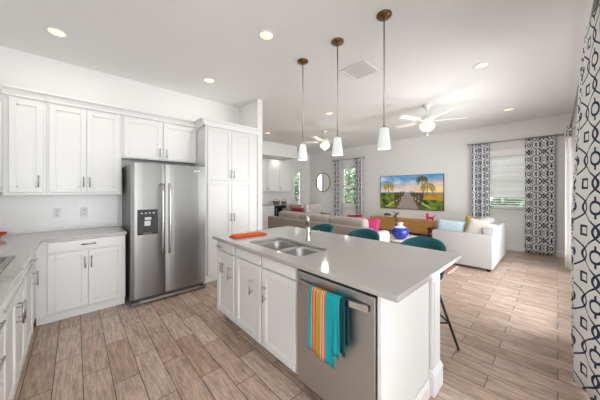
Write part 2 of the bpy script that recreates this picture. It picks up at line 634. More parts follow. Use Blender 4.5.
# blinds over the right window
bl = thing('window_blind', 'white horizontal slat blind lowered over the window between the trellis curtains at right', 'blind', (XF - 0.006, (WR[0] + WR[1]) / 2, WR[2]))
hw_ = (WR[1] - WR[0]) / 2
MB().box(-0.045, 0.004, -hw_ - 0.01, hw_ + 0.01, 1.31, 1.47, 0.006).build('head_rail', 'trim', bl)
nsl = 23
for i in range(nsl):
    z = 0.06 + i * (1.29 / nsl)
    tilt = math.radians(8) if i < 5 else math.radians((78, 78, 62)[i % 3])
    s = MB().box(-0.030, 0.030, -hw_ + 0.012, hw_ - 0.012, -0.0015, 0.0015)
    o = s.build('slat', 'blind', bl)
    o.location = (-0.012, 0, z)
    o.rotation_euler = (0, -tilt, 0)
MB().box(-0.03, 0.004, -hw_ + 0.01, hw_ - 0.01, 0.008, 0.03, 0.004).build('bottom_rail', 'trim', bl)
for s in (-0.6, 0.6):
    MB().tube([(-0.036, s * hw_, 0.03), (-0.036, s * hw_, 1.36)], 0.002, 6).build('ladder_cord', 'white', bl)

# garden door beside the dry bar
d1 = sgroup('door_1', (DN[0], YN, 0))
dw = DN[1] - DN[0]
cs = MB()
cs.box(-0.07, 0.0, -0.02, 0.0, 0, DN[3] + 0.07, 0.004).box(dw, dw + 0.07, -0.02, 0.0, 0, DN[3] + 0.07, 0.004).box(0.0, dw, -0.02, 0.0, DN[3], DN[3] + 0.07, 0.004)
cs.build('casing', 'trim', d1)
lf = MB()
lf.box(0.004, 0.11, 0.02, 0.06, 0.01, DN[3] - 0.005).box(dw - 0.11, dw - 0.004, 0.02, 0.06, 0.01, DN[3] - 0.005)
lf.box(0.11, dw - 0.11, 0.02, 0.06, 0.01, 0.26).box(0.11, dw - 0.11, 0.02, 0.06, DN[3] - 0.12, DN[3] - 0.005)
lf.build('door_leaf', 'trim', d1)
MB().box(0.11, dw - 0.11, 0.038, 0.044, 0.26, DN[3] - 0.12).build('pane', 'glass', d1)
MB().tube([(0.06, 0.02, 1.0), (0.06, -0.03, 1.0), (0.14, -0.035, 1.0)], 0.009, 8).build('door_handle', 'nickel', d1)

# patio sliding door
d2 = sgroup('door_2', (0, YP, 0))
pf = MB()
x0, x1, _, zt = DP
pf.box(x0, x0 + 0.05, -0.11, -0.01, 0, zt, 0.004).box(x1 - 0.05, x1, -0.11, -0.01, 0, zt, 0.004)
pf.box(x0 + 0.05, x1 - 0.05, -0.11, -0.01, zt - 0.05, zt, 0.004).box(x0 + 0.05, x1 - 0.05, -0.11, -0.01, 0.001, 0.03)
pf.build('frame', 'trim', d2)
npn = 3
pw = (x1 - x0 - 0.1) / npn
for i in range(npn):
    a = x0 + 0.05 + i * pw
    o_ = -0.05 - 0.03 * (i % 2)
    l_ = MB()
    l_.box(a, a + 0.06, o_ - 0.02, o_, 0.03, zt - 0.05).box(a + pw - 0.06, a + pw, o_ - 0.02, o_, 0.03, zt - 0.05)
    l_.box(a + 0.06, a + pw - 0.06, o_ - 0.02, o_, 0.03, 0.12).box(a + 0.06, a + pw - 0.06, o_ - 0.02, o_, zt - 0.12, zt - 0.05)
    lo = l_.build('door_leaf', 'trim', d2)
    MB().box(a + 0.06, a + pw - 0.06, o_ - 0.013, o_ - 0.008, 0.12, zt - 0.12).build('pane', 'glass', lo)

# garden
struct('lawn', MB().box(7.9, 30, -8, 30, -0.25, -0.12), 'lawn')
struct('lawn_nook', MB().box(2, 7.88, 7.75, 30, -0.25, -0.12), 'lawn')


def tree(x, y, h, r, label, seed):
    rd = random.Random(seed)
    t_ = thing('garden_tree', label, 'tree', (x, y, -0.12), rd.random() * 6, 'trees in the garden')
    MB().tube([(0, 0, 0), (0.05, 0.02, h * 0.3), (0.0, 0.05, h * 0.6)], [0.09, 0.07, 0.04], 8).build('trunk', 'bark', t_)
    mb = MB()
    for _ in range(900):
        th, ph = rd.random() * 2 * PI, math.acos(2 * rd.random() - 1)
        q = rd.random() ** 0.4
        c_ = Vector((math.sin(ph) * math.cos(th) * r * q, math.sin(ph) * math.sin(th) * r * q, h * 0.58 + math.cos(ph) * h * 0.48 * q))
        a_ = Vector((rd.gauss(0, 1), rd.gauss(0, 1), rd.gauss(0, 1))).normalized()
        b_ = a_.orthogonal().normalized()
        s = 0.09 + 0.1 * rd.random()
        mb.bm.faces.new([mb.bm.verts.new(c_ + v) for v in (a_ * s, b_ * s * 0.5, -a_ * s, -b_ * s * 0.5)])
    mb.build('foliage', 'leaf', t_)


tree(11.2, 7.6, 3.4, 1.0, 'leafy garden tree seen in the tall window between the sofa curtains', 1)
tree(12.6, 8.9, 2.4, 0.9, 'lower leafy garden tree seen in the left pane edge of the tall sofa window', 2)
tree(9.6, 10.6, 3.0, 0.9, 'leafy garden tree seen through the narrow glass door by the dry bar', 3)
tree(11.5, 1.0, 1.5, 0.8, 'green garden bush glimpsed under the lowered white blind', 4)


# ------------------------------------------------------------------ kitchen cabinets
def shaker(x0, x1, z0, z1, rail=0.055):
    mb = MB()
    b_ = 0.0025
    mb.box(x0 + rail * 0.5, x1 - rail * 0.5, -0.012, -0.001, z0 + rail * 0.5, z1 - rail * 0.5)
    mb.box(x0, x0 + rail, -0.021, -0.001, z0, z1, b_, 1).box(x1 - rail, x1, -0.021, -0.001, z0, z1, b_, 1)
    mb.box(x0 + rail - 0.001, x1 - rail + 0.001, -0.021, -0.001, z0, z0 + rail, b_, 1)
    mb.box(x0 + rail - 0.001, x1 - rail + 0.001, -0.021, -0.001, z1 - rail, z1, b_, 1)
    # inner moulding step
    k = 0.012
    mb.box(x0 + rail, x0 + rail + k, -0.016, -0.001, z0 + rail, z1 - rail).box(x1 - rail - k, x1 - rail, -0.016, -0.001, z0 + rail, z1 - rail)
    mb.box(x0 + rail, x1 - rail, -0.016, -0.001, z0 + rail, z0 + rail + k).box(x0 + rail, x1 - rail, -0.016, -0.001, z1 - rail - k, z1 - rail)
    return mb


def pull(cx, cz, vert, L=0.128):
    mb = MB()
    h = L / 2
    y = -0.052
    if vert:
        mb.tube([(cx, y, cz - h), (cx, y, cz + h)], 0.006, 10)
        for s in (-1, 1):
            mb.tube([(cx, -0.0205, cz + s * h * 0.72), (cx, y, cz + s * h * 0.72)], 0.0045, 8)
    else:
        mb.tube([(cx - h, y, cz), (cx + h, y, cz)], 0.006, 10)
        for s in (-1, 1):
            mb.tube([(cx + s * h * 0.72, -0.0205, cz), (cx + s * h * 0.72, y, cz)], 0.0045, 8)
    return mb


def cabinet(name, label, loc, rz, w, depth, z0, z1, fronts, toe=None, group=None, cat='cabinet', crown=0.0, body_x=(0, 0), light_rail=False, open_top=False, crown_ends=(0, 0), mold=False):
    c_ = thing(name, label, cat, loc, rz, group)
    bd = MB()
    zb = z0 + (0.105 if toe else 0)
    if open_top:
        bd.box(0.0005, 0.018, 0, depth, zb, z1).box(w - 0.018, w - 0.0005, 0, depth, zb, z1).box(0.018, w - 0.018, 0, 0.018, zb, z1)
        bd.box(0.018, w - 0.018, depth - 0.018, depth, zb, z1).box(0.018, w - 0.018, 0.018, depth - 0.018, zb, zb + 0.018)
    else:
        bd.box(0 + 0.0005, w - 0.0005, 0, depth, zb, z1)
    if toe:
        bd.box(0.0005, w - 0.0005, toe, depth, z0 + 0.001, zb)
    bd.build('body', 'cab', c_)
    if toe:
        MB().box(0.001, w - 0.001, toe - 0.012, toe - 0.001, z0 + 0.001, zb - 0.002).build('toe_board', 'trim', c_)
    for fr in fronts:
        kind, a, b_, p, q = fr[:5]
        if kind == 'door':
            d = shaker(a, b_, p, q).build('door', 'cab', c_)
        else:
            d = MB().box(a, b_, -0.021, -0.001, p, q, 0.004, 2).build('drawer', 'cab', c_)
        for (hx, hz, vert) in fr[5]:
            pull(hx, hz, vert).build('handle', 'nickel', d)
    if crown:
        cm = MB()
        p = [(0.0, z1 - 0.005), (-0.03, z1 - 0.005), (-0.034, z1 + 0.012), (-0.05, z1 + crown * 0.55), (-0.068, z1 + crown * 0.8), (-0.072, z1 + crown), (0.0, z1 + crown)]
        cm.extrude_profile(p, 'x', crown_ends[0] * -0.06 + 0.0005, w + crown_ends[1] * 0.06 - 0.0005)
        if crown_ends[0]:
            p2 = [(-x_ * 0 - (-y_), z_) for (x_, z_), y_ in zip(p, [q_[0] for q_ in p])]
            cm.extrude_profile([(q_[0], q_[1]) for q_ in p], 'y', -0.06, 0.268)
        cm.build('crown_moulding', 'cab', c_)
    if light_rail:
        MB().box(0.001, w - 0.001, -0.018, 0.004, z0 - 0.02, z0, 0.003).build('light_rail', 'cab', c_)
    return c_


FY = 3.654   # base fronts on the fridge wall: carcass face
# base cabinet left of the fridge
X0 = -0.2975
cabinet('base_cabinet', 'white two-door base cabinet with one wide drawer, beside the refrigerator', (X0, FY, 0), 0, 0.7525, YW - FY - 0.002, 0, 0.883, [
    ('drawer', 0.088, 0.728, 0.765, 0.868, [(0.412, 0.817, False)]),
    ('door', 0.088, 0.405, 0.125, 0.745, [(0.380, 0.615, True)]),
    ('door', 0.409, 0.728, 0.125, 0.745, [(0.434, 0.615, True)])], toe=0.07)
# cabinets under the cooktop wall (facing +x)
LX = -0.298
def leftcab(y0, y1, label, fronts, **k):
    return cabinet('base_cabinet', label, (LX, y0, 0), PI / 2, y1 - y0, LX - XW - 0.002, 0, 0.883, fronts, toe=0.07, **k)
leftcab(2.805, 3.652, 'white corner base cabinet with drawer over one door, between cooktop and corner', [
    ('drawer', 0.02, 0.46, 0.765, 0.868, [(0.24, 0.817, False)]),
    ('door', 0.02, 0.46, 0.125, 0.745, [(0.40, 0.625, True)])])
leftcab(2.03, 2.80, 'white two-door base cabinet directly under the cooktop', [
    ('drawer', 0.02, 0.75, 0.765, 0.868, []),
    ('door', 0.02, 0.383, 0.125, 0.745, [(0.345, 0.615, True)]),
    ('door', 0.387, 0.75, 0.125, 0.745, [(0.425, 0.615, True)])])
leftcab(1.20, 2.025, 'white base cabinet of stacked drawers nearest the camera at the left edge', [
    ('drawer', 0.02, 0.805, 0.69, 0.868, [(0.54, 0.79, False)]),
    ('drawer', 0.02, 0.805, 0.42, 0.67, [(0.54, 0.62, False)]),
    ('drawer', 0.02, 0.805, 0.125, 0.40, [(0.54, 0.34, False)])])

# worktop: one L of quartz
poly = [(XW + 0.012, 0.9), (-0.25, 0.9), (-0.25, 3.603), (0.462, 3.603), (0.462, YW - 0.012), (XW + 0.012, YW - 0.012)]
tag(MB().prism(poly, 0.884, 0.914).build('countertop', 'quartz'), 'pale grey L-shaped quartz countertop along the wall by the refrigerator', 'countertop')

# wall cabinets
UY = 3.971
UZ0, UZ1 = 1.385, 2.43
cabinet('wall_cabinet', 'white single-door wall cabinet in the corner at the left edge', (-0.555, UY, 0), 0, 0.315, YW - UY - 0.002, UZ0, UZ1, [
    ('door', 0.042, 0.295, UZ0 + 0.012, UZ1 - 0.03, [(0.258, 1.52, True)])], crown=0.085, light_rail=True, group='wall cabinets over the splashback')
cabinet('wall_cabinet', 'white two-door wall cabinet between corner cabinet and refrigerator', (-0.239, UY, 0), 0, 0.69, YW - UY - 0.002, UZ0, UZ1, [
    ('door', 0.022, 0.341, UZ0 + 0.012, UZ1 - 0.03, [(0.316, 1.52, True)]),
    ('door', 0.345, 0.665, UZ0 + 0.012, UZ1 - 0.03, [(0.372, 1.52, True)])], crown=0.085, light_rail=True, group='wall cabinets over the splashback')
cabinet('wall_cabinet', 'short white two-door cabinet above the stainless refrigerator', (0.452, UY, 0), 0, 0.975, YW - UY - 0.002, 1.855, UZ1, [
    ('door', 0.025, 0.482, 1.867, UZ1 - 0.03, [(0.446, 1.96, True)]),
    ('door', 0.498, 0.955, 1.867, UZ1 - 0.03, [(0.534, 1.96, True)])], crown=0.085)
# wall cabinet run on the cooktop wall, just outside the left edge
cabinet('wall_cabinet', 'white wall cabinet at the far left edge, on the cooktop wall', (-0.572, 3.0, 0), PI / 2, 0.965, -0.572 - XW - 0.002, UZ0, UZ1, [
    ('door', 0.02, 0.46, UZ0 + 0.012, UZ1 - 0.03, []), ('door', 0.464, 0.945, UZ0 + 0.012, UZ1 - 0.03, [])], crown=0.0)

# pantry
PX = 1.430
pn = cabinet('pantry_cabinet', 'tall white four-door pantry cabinet right of the refrigerator', (PX, 3.625, 0), 0, 0.915, YW - 3.625 - 0.002, 0, 2.40, [
    ('door', 0.035, 0.424, 1.575, 2.375, [(0.398, 1.68, True)]),
    ('door', 0.428, 0.80, 1.575, 2.375, [(0.454, 1.68, True)]),
    ('door', 0.035, 0.424, 0.125, 1.555, [(0.398, 0.985, True)]),
    ('door', 0.428, 0.80, 0.125, 1.555, [(0.454, 0.985, True)])], toe=0.07, crown=0.095, crown_ends=(1, 0))

# ------------------------------------------------------------------ refrigerator
FX0, FX1 = 0.487, 1.385
fr = thing('refrigerator', 'stainless steel side-by-side refrigerator with black water dispenser', 'refrigerator', (FX0, 3.49, 0))
fw = FX1 - FX0
MB().box(0.004, fw - 0.004, 0.085, 0.76, 0.02, 1.742, 0.006).build('body', 'steel_dark', fr)
MB().box(0.03, fw - 0.03, 0.09, 0.30, 1.743, 1.765, 0.004).build('hinge_cover', 'steel_dark', fr)
seam = 0.372
def fridge_door(a, b_, nm):
    mb = MB()
    n = 10
    pr = []
    for i in range(n + 1):
        s = i / n
        xx = a + (b_ - a) * s
        yy = 0.012 - 0.018 * (1 - (2 * s - 1) ** 4)
        pr.append((xx, yy))
    poly_ = pr + [(b_, 0.078), (a, 0.078)]
    mb.prism(poly_, 0.095, 1.755)
    return mb.build(nm, 'steel', fr)
dl = fridge_door(0.0, seam - 0.004, 'freezer_door')
dr = fridge_door(seam + 0.004, fw, 'fridge_door')
def fhandle(x, par):
    mb = MB()
    pts = [(x, -0.012, 1.50), (x, -0.05, 1.485), (x, -0.065, 1.40), (x, -0.07, 1.05), (x, -0.065, 0.70), (x, -0.05, 0.615), (x, -0.012, 0.60)]
    mb.tube(pts, [0.012, 0.013, 0.014, 0.015, 0.014, 0.013, 0.012], 10)
    mb.build('handle', 'satin', par)
fhandle(seam - 0.042, dl)
fhandle(seam + 0.042, dr)
# dispenser
dsp = MB()
a, b_, p, q = 0.065, 0.286, 0.870, 1.180
dsp.box(a, b_, -0.013, -0.0065, p, q, 0.003, 1)
dsp.build('dispenser', 'glassblack', dl)
MB().box(a + 0.014, b_ - 0.012, -0.0145, -0.012, p + 0.015, q - 0.115).build('dispenser_recess', 'black', dl)
MB().box(a + 0.075, a + 0.145, -0.020, -0.0145, q - 0.128, q - 0.095, 0.002).build('dispenser_display', 'lightgrey', dl)
MB().box(a + 0.072, a + 0.135, -0.030, -0.0145, q - 0.20, q - 0.140, 0.003).build('dispenser_paddle', 'lightgrey', dl)
MB().box(a + 0.06, a + 0.15, -0.032, -0.0145, p + 0.012, p + 0.024, 0.002).build('drip_tray', 'steel_dark', dl)
for k in range(4):
    MB().box(a + 0.035 + k * 0.042, a + 0.055 + k * 0.042, -0.0138, -0.0128, q - 0.05, q - 0.038).build('button', 'lightgrey', dl)
MB().box(seam + 0.36, seam + 0.45, -0.0075, -0.004, 1.68, 1.70, 0.001).build('badge', 'satin', dr)
MB().box(0.03, fw - 0.03, 0.035, 0.084, 0.025, 0.088).build('kick_grille', 'grille', fr)
for xx in (0.0, fw - 0.10):
    MB().box(xx, xx + 0.10, 0.0, 0.12, 0.001, 0.05, 0.006).build('foot', 'steel_dark', fr)
MB().box(0.08, fw - 0.08, 0.01, 0.03, 0.02, 0.055).build('kick_strip', 'nickel', fr)

# outlets on the splashback
def outlet(x, label):
    o = thing('wall_outlet', label, 'outlet', (x, YW - 0.0125, 1.135), 0, 'outlets on the splashback')
    MB().box(-0.035, 0.035, -0.007, 0.0, -0.06, 0.06, 0.003).build('plate', 'white', o)
    for z in (-0.025, 0.025):
        MB().box(-0.016, 0.016, -0.0095, -0.007, z - 0.014, z + 0.014, 0.003).build('socket', 'lightgrey', o)
outlet(-0.164, 'white duplex outlet on the splashback, nearer the corner')
outlet(0.086, 'white duplex outlet on the splashback, nearer the refrigerator')

# cooktop
ck = thing('cooktop', 'steel-rimmed gas cooktop with black grates at the left edge of the counter', 'cooktop', (-0.60, 2.42, 0.9145))
MB().box(-0.27, 0.27, -0.375, 0.375, 0, 0.012, 0.004).build('rim', 'nickel', ck)
MB().box(-0.235, 0.235, -0.345, 0.345, 0.0125, 0.016, 0.001).build('surface', 'glassblack', ck)
for gx in (-0.11, 0.09):
    for gy in (-0.19, 0.17):
        bn = MB().lathe([(0.0, 0.016), (0.05, 0.016), (0.05, 0.026), (0.032, 0.03), (0.0, 0.031)], gx, gy, 20).build('burner', 'black', ck)
for gy in (-0.18, 0.16):
    g = MB()
    for s in (-0.2, 0.17):
        g.box(s - 0.006, s + 0.006, gy - 0.15, gy + 0.15, 0.030, 0.044)
    for s in (-0.15, 0.0, 0.15):
        g.box(-0.2, 0.17, gy + s - 0.006, gy + s + 0.006, 0.034, 0.046)
    for sx_ in (-0.2, 0.17):
        for sy_ in (-0.15, 0.15):
            g.box(sx_ - 0.007, sx_ + 0.007, gy + sy_ - 0.007, gy + sy_ + 0.007, 0.0165, 0.032)
    g.build('grate', 'blackmetal', ck)

# orange-red bowl peeking in at the left edge
bw = thing('serving_bowl', 'small orange-red bowl on the counter at the very left edge', 'bowl', (-0.63, 3.98, 0.9145))
MB().lathe([(0.0, 0.0), (0.045, 0.0), (0.05, 0.012), (0.10, 0.05), (0.108, 0.062), (0.10, 0.062), (0.05, 0.02), (0, 0.016)]).build('bowl', 'orangered', bw)

# ------------------------------------------------------------------ island
IX = 1.158    # carcass face
def icab(y_left, w, label, fronts, **k):
    return cabinet('island_cabinet', label, (IX, y_left, 0), -PI / 2, w, 0.60, 0, 0.883, fronts, toe=0.10, **k)
icab(2.572, 0.415, 'narrow white island cabinet with drawer over door, at the refrigerator end', [
    ('drawer', 0.02, 0.398, 0.782, 0.868, [(0.13, 0.822, False)]),
    ('door', 0.02, 0.398, 0.125, 0.768, [(0.338, 0.590, True)])])
ic2 = icab(2.155, 0.90, 'wide white two-door island sink cabinet beside the dishwasher', [
    ('drawer', 0.02, 0.446, 0.782, 0.868, []),
    ('drawer', 0.472, 0.885, 0.782, 0.868, []),
    ('door', 0.02, 0.446, 0.125, 0.768, [(0.325, 0.575, True)]),
    ('door', 0.472, 0.885, 0.125, 0.768, [(0.528, 0.575, True)])], open_top=True)

# knee wall, end panel and corner post of the island
ib = thing('island_panelling', 'white panelled island end and knee wall with moulded corner post', 'island panel', (0, 0, 0))
MB().box(1.78, 1.90, 0.64, 2.572, 0.001, 0.882).build('knee_wall', 'cab', ib)
MB().box(1.137, 1.90, 0.612, 0.634, 0.001, 0.882, 0.002, 1).build('end_panel', 'cab', ib)
MB().extrude_profile([(0.611, 0.001), (0.597, 0.001), (0.597, 0.085), (0.604, 0.105), (0.606, 0.118), (0.611, 0.118)], 'x', 1.137, 1.784).build('base_moulding', 'trim', ib)
po = MB()
po.box(1.800, 1.955, 0.589, 0.611, 0.001, 0.882, 0.002, 1).box(1.905, 1.955, 0.611, 0.76, 0.001, 0.882, 0.002, 1)
po.box(1.825, 1.932, 0.583, 0.590, 0.18, 0.78, 0.003, 1)
post = po.build('corner_post', 'cab', ib)
MB().box(1.785, 1.966, 0.572, 0.775, 0.001, 0.140, 0.003, 1).extrude_profile([(0.572, 0.140), (0.572, 0.144), (0.584, 0.162), (0.588, 0.170), (0.62, 0.170), (0.62, 0.140)], 'x', 1.788, 1.963).build('plinth_block', 'trim', ib)
MB().box(1.79, 1.962, 0.577, 0.770, 0.838, 0.8825, 0.004, 2).build('post_cap', 'trim', ib)

# island countertop with a sink cut-out
CX0, CX1, CY0, CY1 = 1.108, 2.226, 0.513, 2.612
def rrect(x0, x1, y0, y1, r, k=8):
    pts = []
    for cx_, cy_, a0 in ((x1 - r, y1 - r, 0), (x0 + r, y1 - r, PI / 2), (x0 + r, y0 + r, PI), (x1 - r, y0 + r, 1.5 * PI)):
        for i in range(k + 1):
            a_ = a0 + PI / 2 * i / k
            pts.append((cx_ + r * math.cos(a_), cy_ + r * math.sin(a_)))
    return pts
def resample(pts, n):
    P = [Vector(p) for p in pts]
    L = [0]
    for i in range(len(P)):
        L.append(L[-1] + (P[(i + 1) % len(P)] - P[i]).length)
    out, j = [], 0
    for k in range(n):
        s = L[-1] * k / n
        while L[j + 1] < s: j += 1
        f = (s - L[j]) / max(L[j + 1] - L[j], 1e-9)
        out.append(P[j].lerp(P[(j + 1) % len(P)], f))
    return out
SX0, SX1, SY0, SY1 = 1.235, 1.63, 1.33, 2.085
NI = 120
# two-lobed cut-out: deeper lobe on the refrigerator side
lobe = []
for (x, y) in rrect(SX0, SX1, SY0, SY1, 0.07, 10):
    if y < 1.70 and x > 1.5:
        x -= 0.035 * min(1, (1.70 - y) / 0.05)
    lobe.append((x, y))
inner = resample(lobe, NI)
cxy = Vector(((SX0 + SX1) / 2, (SY0 + SY1) / 2))
def hit(p, x0, x1, y0, y1):
    d = p - cxy
    s = 1e9
    if d.x > 0: s = min(s, (x1 - cxy.x) / d.x)
    if d.x < 0: s = min(s, (x0 - cxy.x) / d.x)
    if d.y > 0: s = min(s, (y1 - cxy.y) / d.y)
    if d.y < 0: s = min(s, (y0 - cxy.y) / d.y)
    return cxy + d * s
outer = [hit(p, CX0, CX1, CY0, CY1) for p in inner]
for c_ in ((CX0, CY0), (CX1, CY0), (CX0, CY1), (CX1, CY1)):
    k = min(range(NI), key=lambda i: (outer[i] - Vector(c_)).length)
    outer[k] = Vector(c_)
mb = MB()
zt, zb = 0.914, 0.884
ot = [mb.bm.verts.new((p.x, p.y, zt)) for p in outer]
it = [mb.bm.verts.new((p.x, p.y, zt)) for p in inner]
ob = [mb.bm.verts.new((p.x, p.y, zb)) for p in outer]
ibv = [mb.bm.verts.new((p.x, p.y, zb)) for p in inner]
for i in range(NI):
    j = (i + 1) % NI
    mb.bm.faces.new((ot[i], ot[j], it[j], it[i]))
    mb.bm.faces.new((ob[j], ob[i], ibv[i], ibv[j]))
    mb.bm.faces.new((ot[j], ot[i], ob[i], ob[j]))
    mb.bm.faces.new((it[i], it[j], ibv[j], ibv[i]))
bmesh.ops.recalc_face_normals(mb.bm, faces=mb.bm.faces[:])
ict = tag(mb.build('island_countertop', 'quartz'), 'large pale grey quartz island countertop with undermounted sink', 'countertop')
bv = ict.modifiers.new('bevel', 'BEVEL')
bv.width = 0.004
bv.segments = 2
bv.limit_method = 'ANGLE'
bv.angle_limit = math.radians(50)

# sink
sk = thing('kitchen_sink', 'double-bowl stainless undermount sink in the island', 'sink', (0, 0, 0))
def bowl(x0, x1, y0, y1, depth, nm):
    mb = MB()
    rings = []
    for (ins, z, r) in ((-0.012, 0.882, 0.07), (0.0, 0.880, 0.07), (0.008, 0.86, 0.07), (0.016, 0.75, 0.065), (0.022, 0.882 - depth + 0.03, 0.06), (0.04, 0.882 - depth + 0.006, 0.05), (0.06, 0.882 - depth, 0.045)):
        pts = resample(rrect(x0 + ins, x1 - ins, y0 + ins, y1 - ins, r, 8), 60)
        rings.append([mb.bm.verts.new((p.x, p.y, z)) for p in pts])
    for A, B in zip(rings, rings[1:]):
        for i in range(60):
            f = mb.bm.faces.new((A[i], A[(i + 1) % 60], B[(i + 1) % 60], B[i]))
            f.smooth = True
    mb.bm.faces.new(rings[-1])
    b_ = mb.build(nm, 'sinksteel', sk)
    mx, my = (x0 + x1) / 2, (y0 + y1) / 2
    MB().lathe([(0.0, 0.8865 - depth), (0.02, 0.8865 - depth), (0.04, 0.885 - depth), (0.043, 0.883 - depth), (0, 0.883 - depth)], mx, my, 20).build('drain', 'chrome', b_)
bowl(SX0 + 0.002, SX1 - 0.002, 1.722, SY1 - 0.002, 0.20, 'large_bowl')
bowl(SX0 + 0.002, SX1 - 0.036, SY0 + 0.002, 1.694, 0.17, 'small_bowl')

# faucet
fc = thing('kitchen_faucet', 'tall chrome pull-down faucet with side lever behind the sink', 'faucet', (1.70, 1.70, 0.9145), math.radians(44))
MB().lathe([(0, 0), (0.028, 0), (0.028, 0.006), (0.022, 0.02), (0.019, 0.06), (0.018, 0.13), (0.015, 0.14), (0, 0.14)]).build('base', 'chrome', fc)
pts = [(0, 0, 0.13), (0, 0, 0.275)]
for i in range(1, 11):
    a_ = PI * i / 10 * 0.93
    pts.append((-0.075 + 0.075 * math.cos(a_), 0, 0.275 + 0.085 * math.sin(a_)))
sp_ = MB().tube(pts, 0.0115, 12).build('spout', 'chrome', fc)
e = pts[-1]
MB().tube([e, (e[0] - 0.012, 0, e[2] - 0.05), (e[0] - 0.018, 0, e[2] - 0.12)], [0.012, 0.016, 0.018], 12).build('spray_head', 'chrome', fc)
MB().tube([(0, -0.018, 0.075), (0.004, -0.045, 0.082), (0.015, -0.11, 0.10)], [0.011, 0.008, 0.005], 10).build('lever', 'chrome', fc)

# folded orange cloth on the island
oc = thing('folded_dishcloth', 'folded orange cloth lying on the island near the sink', 'cloth', (1.395, 2.33, 0.9145), math.radians(-4))
MB().box(-0.19, 0.19, -0.075, 0.085, 0.0, 0.011, 0.005, 3, True).build('lower_fold', 'orangered', oc)
MB().box(-0.16, 0.195, -0.07, 0.088, 0.0115, 0.021, 0.0045, 3, True).build('upper_fold', 'orange', oc)

# dishwasher
DY0, DY1 = 0.642, 1.248
dwh = thing('dishwasher', 'stainless steel dishwasher built into the island, towel over its handle', 'dishwasher', (IX, DY1, 0), -PI / 2)
ww = DY1 - DY0
MB().box(0.004, ww - 0.004, 0.02, 0.595, 0.105, 0.872).build('tub', 'black', dwh)
MB().box(0.003, ww - 0.003, -0.024, 0.018, 0.105, 0.858, 0.006, 2).build('door_panel', 'steel_h', dwh)
MB().box(0.003, ww - 0.003, -0.015, 0.018, 0.860, 0.874).build('gap_strip', 'black', dwh)  # black strip filling the gap above the door
hb = MB()
n = 16
prs = []
for i in range(n + 1):
    s = i / n
    prs.append((0.035 + (ww - 0.07) * s, -0.036 - 0.032 * math.sin(PI * s) ** 0.7))
for z0_, z1_ in ((0.775, 0.806),):
    fr_ = [(x, y) for x, y in prs]
    bk_ = [(x, y + 0.013) for x, y in prs][::-1]
    hb.prism(fr_ + bk_, z0_, z1_)
for s in (0.035, ww - 0.047):
    hb.box(s, s + 0.012, -0.036, -0.0245, 0.775, 0.806)
hb.build('handle', 'satin', dwh)
MB().box(0.004, ww - 0.004, 0.07, 0.085, 0.001, 0.104).build('kick_plate', 'black', dwh)
# small bird-like maker's mark
lg = MB()
lg.tube([(0.285, -0.0246, 0.232), (0.298, -0.0246, 0.218), (0.312, -0.0246, 0.236)], 0.0018, 6).tube([(0.295, -0.0246, 0.218), (0.305, -0.0246, 0.214)], 0.0022, 6)
lg.build('emblem', 'nickel', dwh)

# striped towel over the handle
tw = thing('dish_towel', 'teal towel with orange and yellow stripes hanging over the dishwasher handle', 'towel', (1.0855, 0.955, 0.79))
def towel(y0, y1, zf, zbk, out, seed):
    """sheet draped over the bar; front hangs to zf, back to zbk (local z); y across. -x is towards the room"""
    prof = [(0.030 - 0.0, zbk), (0.030, -0.02), (0.028, 0.012), (0.015, 0.024), (-out * 0.5, 0.026), (-out, 0.012), (-out - 0.004, -0.04), (-out - 0.002, zf * 0.5), (-out + 0.0, zf)]
    prof = [Vector((p[0], p[1])) for p in prof]
    def fn(u, v):
        s = v * (len(prof) - 1)
        i = min(int(s), len(prof) - 2)
        p = prof[i].lerp(prof[i + 1], s - i)
        hang = max(0.0, -p.y) / 0.4
        wv = 0.006 * math.sin(u * 9 + seed) * hang
        y = y0 + (y1 - y0) * u
        y = y + hang * 0.02 * (0.5 - u)
        return (p.x + wv - (0.006 if v > 0.5 else 0) * hang, y, p.y - 0.02 * (u if v > 0.6 else 0) * hang)
    return fn
# in the photo left is larger y
stripes = [(0.105, 0.080, 'tealcloth'), (0.080, 0.077, 'cream'), (0.077, 0.063, 'orangest'), (0.063, 0.059, 'cream'), (0.059, 0.050, 'yellowst'), (0.050, 0.040, 'orangest'), (0.040, 0.036, 'cream'), (0.036, 0.002, 'yellowst'), (0.002, -0.003, 'cream'), (-0.003, -0.013, 'orangest'), (-0.013, -0.018, 'cream'), (-0.018, -0.026, 'orangest'), (-0.026, -0.090, 'tealcloth')]
mb = MB()
names_ = []
uvl = None
for (a, b_, mk) in stripes:
    if mk not in names_: names_.append(mk)
full = towel(0.105, -0.090, -0.365, -0.25, 0.017, 0.0)
NU, NV = 65, 40
vv = [[mb.bm.verts.new(full(i / NU, j / NV)) for j in range(NV + 1)] for i in range(NU + 1)]
for i in range(NU):
    yc = 0.105 + (-0.195) * (i + 0.5) / NU
    mk = next((s[2] for s in stripes if s[0] >= yc >= s[1]), 'tealcloth')
    for j in range(NV):
        f = mb.bm.faces.new((vv[i][j], vv[i + 1][j], vv[i + 1][j + 1], vv[i][j + 1]))
        f.smooth = True
        f.material_index = names_.index(mk)
o = mb.build('front_fold', names_, tw)
o.modifiers.new('thick', 'SOLIDIFY').thickness = 0.003
mb = MB()
mb.grid(towel(-0.086, -0.128, -0.30, -0.24, 0.013, 2.0), 10, 40)
o = mb.build('middle_fold', 'tealcloth', tw)
o.modifiers.new('thick', 'SOLIDIFY').thickness = 0.003
mb = MB()
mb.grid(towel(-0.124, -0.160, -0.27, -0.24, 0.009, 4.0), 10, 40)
o = mb.build('back_fold', 'tealshaded', tw)  # darker teal paints the shade on this fold
o.modifiers.new('thick', 'SOLIDIFY').thickness = 0.003

